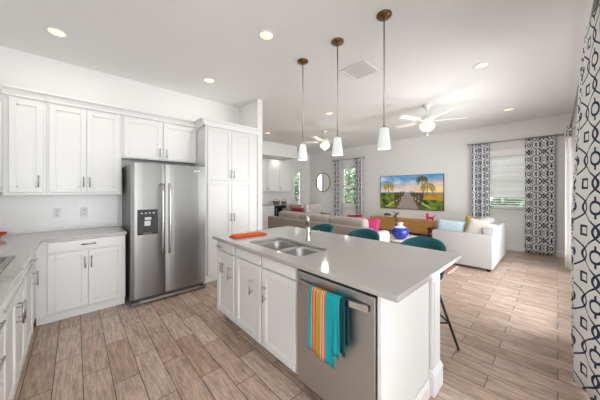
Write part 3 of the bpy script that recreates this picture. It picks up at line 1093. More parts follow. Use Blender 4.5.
# small printed sign on the narrow island door
dc = thing('door_magnet', 'small sign of dark printed letters on the narrow island door', 'sign', (IX - 0.0215, 2.440, 0.597), -PI / 2)
MB().box(-0.050, 0.050, -0.0015, 0.0, -0.058, 0.058).build('backing', 'white', dc)
for r_ in range(3):
    for c2 in range(2):
        zc_, xc_ = 0.036 - r_ * 0.036, -0.022 + c2 * 0.046
        l_ = MB()
        l_.box(xc_ - 0.018, xc_ - 0.010, -0.0025, -0.0015, zc_ - 0.014, zc_ + 0.014)
        l_.box(xc_ - 0.010, xc_ + 0.016, -0.0025, -0.0015, zc_ + 0.009, zc_ + 0.014)
        l_.box(xc_ - 0.010, xc_ + 0.012, -0.0025, -0.0015, zc_ - 0.003, zc_ + 0.002)
        if (r_ + c2) % 2:
            l_.box(xc_ + 0.008, xc_ + 0.016, -0.0025, -0.0015, zc_ - 0.014, zc_ + 0.009)
        else:
            l_.box(xc_ - 0.010, xc_ + 0.016, -0.0025, -0.0015, zc_ - 0.014, zc_ - 0.009)
        l_.build('letter', 'decal', dc)

# ------------------------------------------------------------------ bar stools
def make_stool(label):
    s = thing('bar_stool', label, 'bar stool', (0, 0, 0), 0, 'teal bar stools along the island')
    ph = math.radians(105)
    R_o = 0.225
    def shell(out):
        def fn(u, v):
            a_ = (2 * u - 1) * ph
            k = max(0.0, 1 - (2 * u - 1) ** 2) ** 0.5
            top = 0.665 + 0.265 * k
            z = 0.575 + (top - 0.575) * v
            r = (0.155 + 0.07 * min(1, v * 2.2) ** 0.6) - (0 if out else 0.028)
            return (r * math.cos(a_) * 0.95, r * math.sin(a_), z)
        return fn
    mb = MB()
    n_u, n_v = 28, 10
    A = [[mb.bm.verts.new(shell(True)(i / n_u, j / n_v)) for j in range(n_v + 1)] for i in range(n_u + 1)]
    B = [[mb.bm.verts.new(shell(False)(i / n_u, j / n_v)) for j in range(n_v + 1)] for i in range(n_u + 1)]
    def q(a_, b_, c_, d):
        f = mb.bm.faces.new((a_, b_, c_, d))
        f.smooth = True
    for i in range(n_u):
        for j in range(n_v):
            q(A[i][j], A[i + 1][j], A[i + 1][j + 1], A[i][j + 1])
            q(B[i][j + 1], B[i + 1][j + 1], B[i + 1][j], B[i][j])
        q(A[i][n_v], A[i + 1][n_v], B[i + 1][n_v], B[i][n_v])
        q(A[i + 1][0], A[i][0], B[i][0], B[i + 1][0])
    for j in range(n_v):
        q(A[0][j + 1], A[0][j], B[0][j], B[0][j + 1])
        q(A[n_u][j], A[n_u][j + 1], B[n_u][j + 1], B[n_u][j])
    mb.build('backrest', 'teal', s)
    MB().lathe([(0, 0.575), (0.12, 0.575), (0.15, 0.585), (0.185, 0.62), (0.192, 0.645), (0.18, 0.662), (0.1, 0.67), (0, 0.671)], 0, 0, 32, 0.98, 1.0).build('seat', 'teal', s)
    MB().lathe([(0, 0.555), (0.13, 0.555), (0.13, 0.574), (0, 0.574)], 0, 0, 24).build('seat_plate', 'blackmetal', s)
    feet = [(0.0, -0.33), (-0.33, 0.0), (0.33, 0.0), (0.0, 0.33)]
    for fx, fy in feet:
        MB().tube([(fx * 0.40, fy * 0.40, 0.556), (fx, fy, 0.002)], [0.013, 0.010], 10).build('leg', 'blackmetal', s)
    k = 0.21 / 0.556
    ring = [(fx * (1 - 0.60 * k), fy * (1 - 0.60 * k), 0.21) for fx, fy in (feet[0], feet[1], feet[3], feet[2])]
    for i in range(4):
        MB().tube([ring[i], ring[(i + 1) % 4]], 0.008, 8).build('footrest', 'blackmetal', s)
    return s
stool = make_stool('teal bar stool nearest the patio curtain, its leg showing past the island corner post')
stool.location = (2.485, 0.93, 0)
copy_thing(stool, (2.50, 1.62, 0), math.radians(4), 'teal bar stool in the middle, behind the island in front of the sofa arm')
copy_thing(stool, (2.50, 2.31, 0), math.radians(-5), 'teal bar stool beside the faucet, farthest from the patio curtain')

# ------------------------------------------------------------------ pendants
def make_pendant(label):
    p = thing('pendant_lamp', label, 'pendant lamp', (0, 0, 0), 0, 'pendant lamps over the island')
    MB().lathe([(0.0, ZC - 0.001), (0.066, ZC - 0.001), (0.068, ZC - 0.012), (0.060, ZC - 0.022), (0.02, ZC - 0.03), (0.014, ZC - 0.045), (0, ZC - 0.045)], 0, 0, 32).build('canopy', 'bronze', p)
    MB().tube([(0, 0, ZC - 0.045), (0, 0, 2.025)], 0.0065, 10).build('rod', 'rodgrey', p)
    MB().lathe([(0, 2.02), (0.010, 2.02), (0.014, 2.0), (0.02, 1.991), (0.0, 1.991)], 0, 0, 20).build('socket_cap', 'rodgrey', p)
    MB().lathe([(0.0, 1.990), (0.034, 1.990), (0.038, 1.985), (0.060, 1.812), (0.061, 1.800), (0.057, 1.800), (0.034, 1.978), (0, 1.984)], 0, 0, 32).build('shade', 'shade', p)
    return p
pd = make_pendant('white glass pendant lamp nearest the camera, largest of three over the island')
pd.location = (2.085, 1.095, 0)
copy_thing(pd, (2.085, 1.635, 0), 0, 'white glass pendant lamp in the middle of three over the island')
copy_thing(pd, (2.085, 2.18, 0), 0, 'white glass pendant lamp over the faucet end, smallest of the three')
def point_light(name, loc, power, col, r):
    l = bpy.data.lights.new(name, 'POINT')
    l.energy = power
    l.color = col
    l.shadow_soft_size = r
    o_ = bpy.data.objects.new(name, l)
    COL.objects.link(o_)
    o_.location = loc
    return o_
for y in (1.095, 1.635, 2.18):
    point_light('pendant_bulb_light', (2.085, y, 1.79), PENDANT_POWER, (1, 0.97, 0.9), 0.05)

# ------------------------------------------------------------------ recessed lights and vent
def make_can(label):
    c_ = thing('recessed_light', label, 'recessed light', (0, 0, 0), 0, 'recessed ceiling lights')
    MB().lathe([(0.088, -0.0005), (0.092, -0.006), (0.085, -0.008), (0.068, -0.003), (0.066, -0.0005)], 0, 0, 32).build('trim_ring', 'white', c_)
    MB().lathe([(0, -0.003), (0.066, -0.003), (0.066, -0.0005), (0, -0.0005)], 0, 0, 32).build('lamp', 'canglow', c_)
    return c_
cans = [
    (-0.136, 3.512, ZC, 'lit recessed ceiling light above the corner wall cabinets, farthest left'),
    (1.465, 2.083, ZC, 'lit recessed ceiling light above the sink end of the island, left of the pendants'),
    (1.443, 3.511, ZC, 'lit recessed ceiling light in front of the pantry cabinet'),
    (3.856, 0.676, ZC, 'lit recessed ceiling light nearest the patio curtain'),
    (6.338, 0.674, ZC, 'small lit recessed ceiling light above the white sofa near the blind'),
    (3.905, 3.287, ZC, 'lit recessed ceiling light between pendants and the far ceiling fan'),
    (3.963, 5.575, ZC, 'lit recessed ceiling light just past the divider wall end'),
    (5.45, 6.95, 2.60, 'small lit recessed light in the low ceiling over the dry bar'),
]
c0 = None
for x, y, z, lab in cans:
    if c0 is None:
        c0 = make_can(lab)
        c0.location = (x, y, z)
    else:
        copy_thing(c0, (x, y, z), 0, lab)
    l = bpy.data.lights.new('recessed_lamp_light', 'AREA')
    l.shape = 'DISK'
    l.size = 0.12
    l.energy = CAN_POWER if z > 2.9 else CAN_POWER * 0.35
    l.color = (1.0, 0.95, 0.86)
    lo_ = bpy.data.objects.new('recessed_lamp_light', l)
    COL.objects.link(lo_)
    lo_.location = (x, y, z - 0.012)

vt = thing('ceiling_vent', 'square white air vent grille in the ceiling beyond the pendants', 'vent', (2.81, 1.83, ZC - 0.001))
fm = MB()
h_ = 0.19
fm.box(-h_, h_, -h_, -h_ + 0.03, -0.012, 0, 0.003).box(-h_, h_, h_ - 0.03, h_, -0.012, 0, 0.003).box(-h_, -h_ + 0.03, -h_ + 0.03, h_ - 0.03, -0.012, 0, 0.003).box(h_ - 0.03, h_, -h_ + 0.03, h_ - 0.03, -0.012, 0, 0.003)
fm.build('frame', 'white', vt)
for i in range(11):
    y = -0.145 + i * 0.029
    sl = MB().box(-0.16, 0.16, -0.0125, 0.0125, -0.001, 0.001).build('slat', 'white', vt)
    sl.location = (0, y, -0.008)
    sl.rotation_euler = (math.radians(8), 0, 0)

# ------------------------------------------------------------------ ceiling fans
def make_fan(label):
    f = thing('ceiling_fan', label, 'ceiling fan', (0, 0, 0), 0, 'white ceiling fans')
    z = ZC
    MB().lathe([(0, z - 0.001), (0.065, z - 0.001), (0.065, z - 0.03), (0.035, z - 0.07), (0.018, z - 0.085), (0, z - 0.085)], 0, 0, 24).build('canopy', 'white', f)
    MB().tube([(0, 0, z - 0.08), (0, 0, z - 0.20)], 0.012, 10).build('downrod', 'white', f)
    MB().lathe([(0, 2.845), (0.04, 2.845), (0.095, 2.82), (0.115, 2.785), (0.115, 2.74), (0.09, 2.715), (0.06, 2.70), (0, 2.70)], 0, 0, 32).build('motor', 'white', f)
    for k in range(5):
        a_ = 2 * PI * k / 5
        bmb = MB()
        def fn(u, v):
            r = 0.20 + 0.47 * u
            wd = 0.055 + 0.022 * u
            if u > 0.9: wd *= math.sqrt(max(0.05, 1 - ((u - 0.9) / 0.1) ** 2 * 0.8))
            y = (2 * v - 1) * wd
            return (r, y, y * 0.22)
        bmb.grid(fn, 16, 4)
        bo = bmb.build('blade', 'white', f)
        bo.location = (0, 0, 2.735)
        bo.rotation_euler = (0, 0, a_)
        bo.modifiers.new('thick', 'SOLIDIFY').thickness = 0.007
        MB().box(0.085, 0.225, -0.016, 0.016, -0.008, -0.002).build('blade_iron', 'white', bo)
    MB().lathe([(0.0, 2.699), (0.07, 2.699), (0.08, 2.67), (0, 2.67)], 0, 0, 24).build('light_fitter', 'white', f)
    MB().lathe([(0.125, 2.669), (0.132, 2.65), (0.12, 2.60), (0.08, 2.56), (0.03, 2.545), (0, 2.543)], 0, 0, 32).lathe([(0, 2.669), (0.125, 2.669)], 0, 0, 32).build('light_bowl', 'warmglow', f)
    MB().tube([(0.05, 0, 2.56), (0.05, 0, 2.40)], 0.0015, 6).build('pull_chain', 'satin', f)
    return f
fan = make_fan('white ceiling fan with lit bowl nearer the patio side, right of the pendants')
fan.location = (4.87, 1.69, 0)
fan.rotation_euler = (0, 0, math.radians(14))
copy_thing(fan, (4.94, 4.30, 0), math.radians(50), 'white ceiling fan with lit bowl farther back, between two pendants')
for x, y in ((4.87, 1.69), (4.94, 4.30)):
    point_light('fan_bowl_light', (x, y, 2.50), FAN_POWER, (1, 0.93, 0.8), 0.08)

# ------------------------------------------------------------------ living room
# television
tv = thing('television', 'large wall television showing a palm-lined boardwalk to the sea', 'television', (XF - 0.002, 3.136, 1.375))
MB().box(-0.045, -0.005, -0.958, 0.958, -0.535, 0.52, 0.004).build('case', 'grey_bezel', tv)
def clampf(v): return max(0.0, min(1.0, v))
def lerp3(a, b_, f): return tuple(a[i] + (b_[i] - a[i]) * f for i in range(3))
rt = random.Random(5)
lat = [[rt.random() for _ in range(41)] for _ in range(41)]
def vnoise(x, y):
    x, y = x % 39, y % 39
    i, j = int(x), int(y)
    fx, fy = x - i, y - j
    fx, fy = fx * fx * (3 - 2 * fx), fy * fy * (3 - 2 * fy)
    return (lat[i][j] * (1 - fx) + lat[i + 1][j] * fx) * (1 - fy) + (lat[i][j + 1] * (1 - fx) + lat[i + 1][j + 1] * fx) * fy
def fbm(x, y):
    return 0.55 * vnoise(x, y) + 0.3 * vnoise(x * 2.1 + 3, y * 2.1 + 7) + 0.15 * vnoise(x * 4.3 + 11, y * 4.3 + 2)
fronds = []
for (px, py, ln, dk) in ((0.15, 0.72, 0.115, 0.75), (0.70, 0.90, 0.10, 0.08), (0.785, 0.68, 0.13, 0.65)):
    for k in range(13):
        a_ = -0.75 + k * (PI + 1.5) / 12
        for s in range(26):
            q_ = s / 25
            fx = px + ln * q_ * math.cos(a_) * (1 - 0.12 * q_)
            fy = py + ln * 1.78 * (0.75 * q_ * math.sin(a_) - 0.42 * q_ * q_)
            fronds.append((fx, fy, 0.004 + 0.010 * math.sin(PI * min(1, q_ * 1.05)), dk))
def picture(x, y):
    """x 0..1 left to right, y 0..1 bottom to top"""
    hz = 0.50
    if y > hz:
        f = (y - hz) / (1 - hz)
        c_ = lerp3((0.85, 0.55, 0.28), (0.05, 0.26, 0.50), clampf(f * 1.4 - 0.1 + (0.25 - 0.45 * x)))
        n_ = fbm(x * 7, y * 9)
        c_ = lerp3(c_, (0.62, 0.60, 0.62), clampf((n_ - 0.42) * 3.0) * 0.8)
        c_ = lerp3(c_, (0.95, 0.62, 0.22), clampf(1 - abs(x - 0.92) * 3.2) * clampf(1 - f * 1.5) * 0.7)
        c_ = lerp3(c_, (0.42, 0.27, 0.30), clampf((fbm(x * 5 + 9, y * 16) - 0.5) * 3) * clampf(1 - abs(f - 0.3) * 2.5) * 0.6)
    else:
        c_ = (0.12, 0.25, 0.32) if y > hz - 0.06 else (0.3, 0.2, 0.12)
    if y < hz + 0.02:
        half = 0.035 + 0.145 * (hz - y) / hz
        d = abs(x - 0.47)
        if y < hz - 0.02 and d < half:
            c_ = lerp3((0.20, 0.14, 0.12), (0.32, 0.26, 0.25), 0.5 + 0.5 * math.sin(60 / (hz + 0.06 - y) * 0.22 * 3))
        elif y < hz - 0.03:
            n_ = fbm(x * 16, y * 16)
            c_ = lerp3((0.006, 0.024, 0.002), (0.20, 0.27, 0.015), clampf((n_ - 0.33) * 2.2))
            if x > 0.72 and y > 0.28:
                c_ = lerp3(c_, (0.55, 0.25, 0.02), 0.6)
            if abs(d - half - 0.02) < 0.012 + 0.02 * (hz - y):
                c_ = (0.10, 0.05, 0.03)
            for side in (-1, 1):
                yy = 0.02 + 0.33 * (1 - abs((x - 0.47) * side - 0.08) / 0.30) if 0.05 < (x - 0.47) * side < 0.36 else -1
                if abs(y - yy) < 0.012:
                    c_ = (0.62, 0.52, 0.30)
    # posts of the rail
    for k in range(5):
        for side in (-1, 1):
            xx = 0.47 + side * (0.05 + 0.020 * k * (1 + 0.24 * k))
            yt_ = 0.54 - 0.012 * k
            yb_ = 0.44 - 0.075 * k
            if abs(x - xx) < 0.006 + 0.003 * k and yb_ < y < yt_:
                c_ = (0.07, 0.035, 0.025)
    # palms
    for (px, py, x2) in ((0.15, 0.72, 0.145), (0.70, 0.90, 0.715), (0.785, 0.68, 0.765)):
        if 0.42 < y < py and abs(x - (px + (x2 - px) * (py - y) / 0.3)) < 0.006:
            c_ = (0.06, 0.045, 0.02)
    for (fx, fy, r, dk) in fronds:
        dx, dy = (x - fx), (y - fy)
        if abs(dx) < r and abs(dy) < r * 1.6 and vnoise(x * 120, y * 80) > 0.12:
            c_ = lerp3((0.03, 0.05, 0.008), (0.50, 0.33, 0.05), clampf(dk * (0.35 + vnoise(x * 45 + 5, y * 45))))
    return c_
NX, NY = 190, 106
mb = MB()
cl = mb.bm.loops.layers.float_color.new('picture')
gv = [[mb.bm.verts.new((-0.0455, 0.945 - 1.89 * i / NX, -0.522 + 1.03 * j / NY)) for j in range(NY + 1)] for i in range(NX + 1)]
for i in range(NX):
    for j in range(NY):
        f = mb.bm.faces.new((gv[i][j], gv[i][j + 1], gv[i + 1][j + 1], gv[i + 1][j]))
        c_ = picture((i + 0.5) / NX, (j + 0.5) / NY)
        for lp in f.loops:
            lp[cl] = (*c_, 1)
mb.build('screen', 'picture', tv)

# console under the television
cn = thing('media_console', 'low honey oak media console on dark legs under the television', 'console', (7.36, 3.29, 0))
MB().box(-0.20, 0.20, -0.975, 0.975, 0.19, 0.545, 0.006).build('case', 'oak', cn)
MB().box(-0.206, 0.204, -0.98, 0.98, 0.5455, 0.562, 0.004).build('top', 'oak', cn)
for k in range(3):
    y0 = -0.965 + k * 0.645
    d = MB().box(-0.214, -0.2005, y0, y0 + 0.64, 0.20, 0.540, 0.003).build('door', 'oak', cn)
for sx_ in (-0.16, 0.16):
    for sy_ in (-0.9, 0.9):
        MB().tube([(sx_, sy_, 0.189), (sx_ * 1.08, sy_ * 1.02, 0.001)], [0.022, 0.014], 10).build('leg', 'darkwood', cn)
MB().box(-0.17, 0.17, -0.93, 0.93, 0.155, 0.1885).build('shadow_filler', 'darkwood', cn)  # dark slab standing in for the shadow gap under the case

CT = 0.5625
ms = thing('moss_bowl', 'low white bowl of dark green moss on the oak console', 'planter', (7.33, 3.73, CT))
MB().lathe([(0, 0), (0.08, 0), (0.13, 0.035), (0.145, 0.06), (0.13, 0.06), (0, 0.05)], 0, 0, 24, 0.6, 0.9).build('bowl', 'whiteglaze', ms)
MB().lathe([(0.135, 0.061), (0.14, 0.085), (0.12, 0.115), (0.07, 0.13), (0, 0.134)], 0, 0, 24, 0.6, 0.9).lathe([(0, 0.061), (0.135, 0.061)], 0, 0, 24, 0.6, 0.9).build('moss', 'green', ms)

dg = thing('animal_figurine', 'glossy pink animal figurine standing on the right of the oak console', 'figurine', (7.29, 2.47, CT))
sk_ = bpy.data.meshes.new('body')
vlist = [((0, 0, 0.085), 0.036), ((0, 0.07, 0.09), 0.034), ((0, -0.055, 0.10), 0.032), ((0, -0.075, 0.155), 0.022), ((0, -0.05, 0.185), 0.03), ((0, 0.0, 0.175), 0.018),
         ((0.025, 0.085, 0.04), 0.017), ((0.028, 0.09, 0.012), 0.015), ((-0.025, 0.085, 0.04), 0.017), ((-0.028, 0.09, 0.012), 0.015),
         ((0.025, -0.05, 0.04), 0.017), ((0.028, -0.055, 0.012), 0.015), ((-0.025, -0.05, 0.04), 0.017), ((-0.028, -0.055, 0.012), 0.015),
         ((0, 0.125, 0.13), 0.014), ((0, 0.15, 0.18), 0.01), ((0.02, -0.07, 0.22), 0.01), ((-0.02, -0.07, 0.22), 0.01)]
edges = [(0, 1), (0, 2), (2, 3), (3, 4), (4, 5), (1, 6), (6, 7), (1, 8), (8, 9), (2, 10), (10, 11), (2, 12), (12, 13), (1, 14), (14, 15), (4, 16), (4, 17)]
# face towards larger y = left in the photo
sk_.from_pydata([(v[0][0], -v[0][1], v[0][2]) for v in vlist], edges, [])
so = bpy.data.objects.new('body', sk_)
COL.objects.link(so)
so.parent = dg
sm_ = so.modifiers.new('skin', 'SKIN')
for i, v in enumerate(vlist):
    sk_.skin_vertices[0].data[i].radius = (v[1], v[1])
sk_.skin_vertices[0].data[0].use_root = True
so.modifiers.new('sub', 'SUBSURF').levels = 2
so.modifiers['sub'].render_levels = 2
sk_.materials.append(M['pinkgloss'])
for p_ in sk_.polygons: p_.use_smooth = True

bk1 = thing('stacked_books', 'small coral-covered book lying flat on the oak console', 'book', (7.27, 2.70, CT))
MB().box(-0.07, 0.07, -0.09, 0.09, 0, 0.028, 0.002).build('cover', 'orangest', bk1)
MB().box(-0.072, 0.066, -0.086, 0.086, 0.004, 0.024).build('pages', 'cream', bk1)

# mirror
mr = thing('round_mirror', 'round wall mirror in a gold frame left of the tall window', 'mirror', (XF - 0.002, 6.70, 1.765))
rg = []
for k in range(48):
    a_ = 2 * PI * k / 48
    rg.append((-0.018, 0.385 * math.cos(a_), 0.385 * math.sin(a_)))
MB().tube(rg, 0.018, 10, closed=True).build('frame', 'gold', mr)
mm = MB().lathe([(0, 0.0), (0.378, 0.0), (0.378, 0.012), (0, 0.012)], 0, 0, 48, smooth=False)
mm.build('glass', 'mirror', mr, Ry(-PI / 2))

sw = thing('light_switch', 'white light switch plate between the glass door and the mirror', 'switch', (7.33, YN - 0.001, 1.36))
MB().box(-0.06, 0.06, -0.007, 0, -0.06, 0.06, 0.003).build('plate', 'white', sw)
for s in (-0.025, 0.025):
    MB().box(s - 0.012, s + 0.012, -0.011, -0.007, -0.03, 0.03, 0.002).build('rocker', 'lightgrey', sw)

# curtains
def curtain_panel(axis, a0, a1, off, z0, z1, folds, amp, gather=0.0, ph=0.0, cloth_w=None):
    """panel along `axis`, folds across it; UV in metres of cloth"""
    mb = MB()
    n = int(folds * 14)
    def pos(u):
        s = a0 + (a1 - a0) * u
        w_ = off + amp * math.sin(2 * PI * folds * u + ph) + amp * 0.25 * math.sin(2 * PI * folds * 0.43 * u + 1.3)
        s2 = s + amp * 0.35 * math.sin(4 * PI * folds * u + ph)
        return s2, w_
    L = [0.0]
    for i in range(n):
        p, q_ = pos(i / n), pos((i + 1) / n)
        L.append(L[-1] + math.hypot(q_[0] - p[0], q_[1] - p[1]))
    def fn(u, v):
        s, w_ = pos(u)
        k = 1 - gather * (v ** 3)
        w_ = off + (w_ - off) * k
        z = z0 + (z1 - z0) * v
        return (s, w_, z) if axis == 'x' else (w_, s, z)
    def uvf(u, v):
        return (L[min(n, int(round(u * n)))], z0 + (z1 - z0) * v)
    mb.grid(fn, n, 24, True, uvf)
    return mb


def curtain(name, label, axis, a0, a1, off, z0, z1, folds, amp, group, lining=None, gather=0.3, ph=0.0):
    o = curtain_panel(axis, a0, a1, off, z0, z1, folds, amp, gather, ph).build(name, 'curtain_dense')
    tag(o, label, 'curtain', group)
    o.modifiers.new('thick', 'SOLIDIFY').thickness = 0.003
    return o


RZ = 2.60
def rod(name, label, axis, a0, a1, off, wall, rings):
    r = thing(name, label, 'curtain rod', (0, 0, 0))
    def P(s, o_, z): return (s, o_, z) if axis == 'x' else (o_, s, z)
    MB().tube([P(a0, off, RZ), P(a1, off, RZ)], 0.014, 12).build('pole', 'nickel', r)
    for e_ in (a0, a1):
        sg = 1 if e_ == a1 else -1
        MB().tube([P(e_, off, RZ), P(e_ + sg * 0.02, off, RZ), P(e_ + sg * 0.055, off, RZ), P(e_ + sg * 0.06, off, RZ)], [0.02, 0.026, 0.026, 0.015], 12).build('finial', 'nickel', r)
    for e_ in (a0 + 0.08, a1 - 0.08):
        MB().tube([P(e_, off, RZ), P(e_, wall, RZ)], 0.008, 8).build('bracket', 'nickel', r)
    return r


CXR = XF - 0.095
rod('curtain_rod', 'grey curtain rod above the window with the white blind', 'y', -0.03, 1.56, CXR, XF - 0.001, 0)
rod('curtain_rod', 'grey curtain rod above the tall window left of the television', 'y', 4.72, 6.06, CXR, XF - 0.001, 0)
rod('curtain_rod', 'grey curtain rod running along the patio wall at the right edge', 'x', 1.15, 6.98, -0.165, YP + 0.001, 0)
ZT = RZ - 0.016
curtain('curtain', 'narrow navy trellis curtain left of the white blind, beside the television', 'y', 1.15, 1.51, CXR, 0.02, ZT, 4, 0.035, 'navy trellis curtains')
curtain('curtain', 'wide navy trellis curtain right of the white blind, in the room corner', 'y', 0.03, 0.50, CXR, 0.02, ZT, 5, 0.035, 'navy trellis curtains', ph=1.0)
curtain('curtain', 'trellis curtain left of the tall window, beside the round mirror', 'y', 5.73, 6.03, CXR, 0.02, ZT, 3, 0.035, 'navy trellis curtains', ph=0.5)
curtain('curtain', 'trellis curtain right of the tall window, above the sofa back', 'y', 4.76, 5.06, CXR, 0.02, ZT, 3, 0.035, 'navy trellis curtains', ph=2.0)
# the nearest panel: its leading face turns towards the kitchen, the rest is folded behind it
def near_path():
    P = []
    for i in range(31):
        q = i / 30
        P.append((2.28 + 0.385 * q, -0.270 + 0.185 * (q ** 1.1) + 0.010 * math.sin(q * 13)))
    for i in range(1, 100):
        q = i / 99
        P.append((2.665 + 0.70 * q, -0.165 + 0.08 * math.cos(q * 2 * PI * 4)))
    return P
NP_ = near_path()
NL = [0.0]
for p0_, p1_ in zip(NP_, NP_[1:]):
    NL.append(NL[-1] + math.hypot(p1_[0] - p0_[0], p1_[1] - p0_[1]))
def near_fn(u, v):
    x, y = NP_[int(round(u * (len(NP_) - 1)))]
    k = 1 - 0.72 * max(0.0, (v - 0.45) / 0.55)
    return (x, -0.165 + (y + 0.165) * k, 0.02 + (ZT - 0.02) * v)
pc = MB().grid(near_fn, len(NP_) - 1, 30, True, lambda u, v: (NL[int(round(u * (len(NP_) - 1)))], 0.02 + (ZT - 0.02) * v)).build('curtain', 'curtain')
tag(pc, 'large navy-on-white trellis curtain filling the right edge, nearest the camera', 'curtain', 'navy trellis curtains')
pc.modifiers.new('thick', 'SOLIDIFY').thickness = 0.003
fcur = curtain('curtain', 'far patio curtain seen edge-on with its white lining, by the room corner', 'x', 6.40, 6.95, -0.15, 0.02, ZT, 4, 0.05, 'navy trellis curtains', ph=0.7)
lin = MB()
lin.grid(lambda u, v: (6.375 + 0.02 * math.sin(u * 9), -0.085 - 0.125 * u, 0.015 + (ZT - 0.25) * v), 10, 6)
lin.build('lining', 'sheer', fcur).modifiers.new('thick', 'SOLIDIFY').thickness = 0.004

# ------------------------------------------------------------------ taupe sofa (back to the kitchen)
s1 = thing('sofa', 'long taupe sofa with its back to the kitchen island', 'sofa', (0, 0, 0))
AX0, AX1, AY0, AY1 = 3.72, 4.52, 2.24, 5.24
MB().box(AX0, AX0 + 0.17, AY0 + 0.0, AY1, 0.10, 0.745, 0.025, 3, True).build('back', 'beige', s1)
MB().box(AX0 + 0.17, AX1, AY0 + 0.2, AY1 - 0.2, 0.10, 0.30, 0.02, 2, True).build('base', 'beige', s1)
MB().box(AX0 + 0.171, AX1 + 0.02, AY0, AY0 + 0.19, 0.10, 0.635, 0.07, 4, True).build('arm', 'beigelight', s1)  # same sofa cloth, lightened for the patio light on the arm
MB().box(AX0 + 0.171, AX1 + 0.02, AY1 - 0.19, AY1, 0.10, 0.635, 0.07, 4, True).build('arm', 'beigelight', s1)  # lightened to match the other arm
L_ = (AY1 - AY0 - 0.4) / 3
for k in range(3):
    y0 = AY0 + 0.2 + k * L_
    MB().box(AX0 + 0.18, AX1 + 0.015, y0 + 0.004, y0 + L_ - 0.004, 0.301, 0.46, 0.04, 4, True).build('seat_cushion', 'beige', s1)
    MB().box(-0.11, 0.11, -L_ / 2 + 0.006, L_ / 2 - 0.006, -0.24, 0.24, 0.07, 4, True).build('back_cushion', 'beigelight' if False else 'beigemid', s1, T(AX0 + 0.30, y0 + L_ / 2, 0.645) @ Ry(math.radians(-8)))
for x in (AX0 + 0.07, AX1 - 0.08):
    for y in (AY0 + 0.09, AY1 - 0.09):
        MB().tube([(x, y, 0.10), (x, y, 0.001)], [0.025, 0.018], 10).build('leg', 'darkwood', s1)

def pillow(label, m, w, d, h, mtx, group=None):
    o = MB().cushion(w, d, h, mtx).build('throw_pillow', m)
    return tag(o, label, 'pillow', group)

pillow('bright pink throw pillow at the right end of the taupe sofa', 'pinkfab', 0.46, 0.16, 0.42, T(4.12, 2.52, 0.68) @ Rz(math.radians(-60)) @ Rx(math.radians(-12)) @ Ry(math.radians(6)))
pillow('dark red pillow just showing above the taupe sofa back, under the tall window curtain', 'redfab', 0.36, 0.14, 0.36, T(4.27, 2.90, 0.74) @ Rz(PI / 2) @ Rx(math.radians(10)) @ Ry(0.12))
pillow('red patterned pillow at the left end of the taupe sofa', 'redfab', 0.46, 0.14, 0.44, T(4.29, 4.72, 0.755) @ Rz(PI / 2) @ Rx(math.radians(10)))

# second seat beyond
s2 = thing('loveseat', 'taupe loveseat farther back behind the faucet, facing the kitchen', 'sofa', (5.95, 6.05, 0), math.radians(-20))
MB().box(-0.75, 0.75, -0.30, 0.42, 0.10, 0.40, 0.03, 3, True).build('base', 'beige', s2)
MB().box(-0.75, 0.75, 0.30, 0.46, 0.401, 0.80, 0.05, 4, True).build('back', 'beige', s2)
for s in (-1, 1):
    MB().box(s * 0.75 - 0.08, s * 0.75 + 0.08, -0.33, 0.46, 0.101, 0.62, 0.05, 4, True).build('arm', 'beige', s2)
    MB().box(s * 0.335 - 0.33, s * 0.335 + 0.33, -0.31, 0.19, 0.401, 0.52, 0.04, 3, True).build('seat_cushion', 'beige', s2)
    MB().box(s * 0.335 - 0.33, s * 0.335 + 0.33, 0.13, 0.295, 0.50, 0.93, 0.06, 4, True).build('back_cushion', 'beigelight', s2)
    for y in (-0.25, 0.38):
        MB().tube([(s * 0.68, y, 0.10), (s * 0.68, y, 0.001)], 0.02, 8).build('leg', 'darkwood', s2)
pillow('rust patterned pillow on the far loveseat behind the faucet', 'redbrown', 0.42, 0.13, 0.40, T(5.52, 6.10, 0.745) @ Rz(math.radians(-20)) @ Rx(math.radians(-12)))

# ------------------------------------------------------------------ white sofa at right
s3 = thing('sofa', 'white upholstered sofa with low square arm facing the kitchen, near the blind', 'sofa', (0, 0, 0))
BX0, BX1, BY0, BY1 = 5.235, 6.85, 0.765, 1.725
MB().box(BX0, BX0 + 0.16, BY0 + 0.001, BY1, 0.045, 0.630, 0.014, 3, True).build('arm', 'whitefab', s3)
MB().box(BX1 - 0.16, BX1, BY0 + 0.001, BY1, 0.045, 0.630, 0.014, 3, True).build('arm', 'whitefab', s3)
MB().box(BX0 + 0.161, BX1 - 0.161, BY0, BY0 + 0.17, 0.045, 0.745, 0.02, 3, True).build('back', 'whitefab', s3)
MB().box(BX0 + 0.161, BX1 - 0.161, BY0 + 0.171, BY1 - 0.02, 0.045, 0.26, 0.015, 2, True).build('base', 'whitefab', s3)
sw_ = (BX1 - BX0 - 0.322) / 2
for k in range(2):
    xa = BX0 + 0.161 + k * sw_
    MB().box(xa + 0.004, xa + sw_ - 0.004, BY0 + 0.175, BY1, 0.261, 0.44, 0.04, 4, True).build('seat_cushion', 'whitefab', s3)
    MB().box(-sw_ / 2 + (0.19 if k == 0 else 0.01), sw_ / 2 - 0.01, -0.1, 0.1, -0.22, 0.22, 0.07, 4, True).build('back_cushion', 'whitefab', s3, T(xa + sw_ / 2, BY0 + 0.285, 0.635) @ Rx(math.radians(10)))
for x in (BX0 + 0.06, BX1 - 0.06):
    for y in (BY0 + 0.06, BY1 - 0.06):
        MB().box(x - 0.025, x + 0.025, y - 0.025, y + 0.025, 0.001, 0.044).build('leg', 'blackmetal', s3)
pillow('pale blue throw pillow leaning on the near arm of the white sofa', 'bluefab', 0.50, 0.16, 0.40, T(5.50, 1.47, 0.635) @ Rz(math.radians(-84)) @ Rx(math.radians(-10)) @ Ry(0.06))
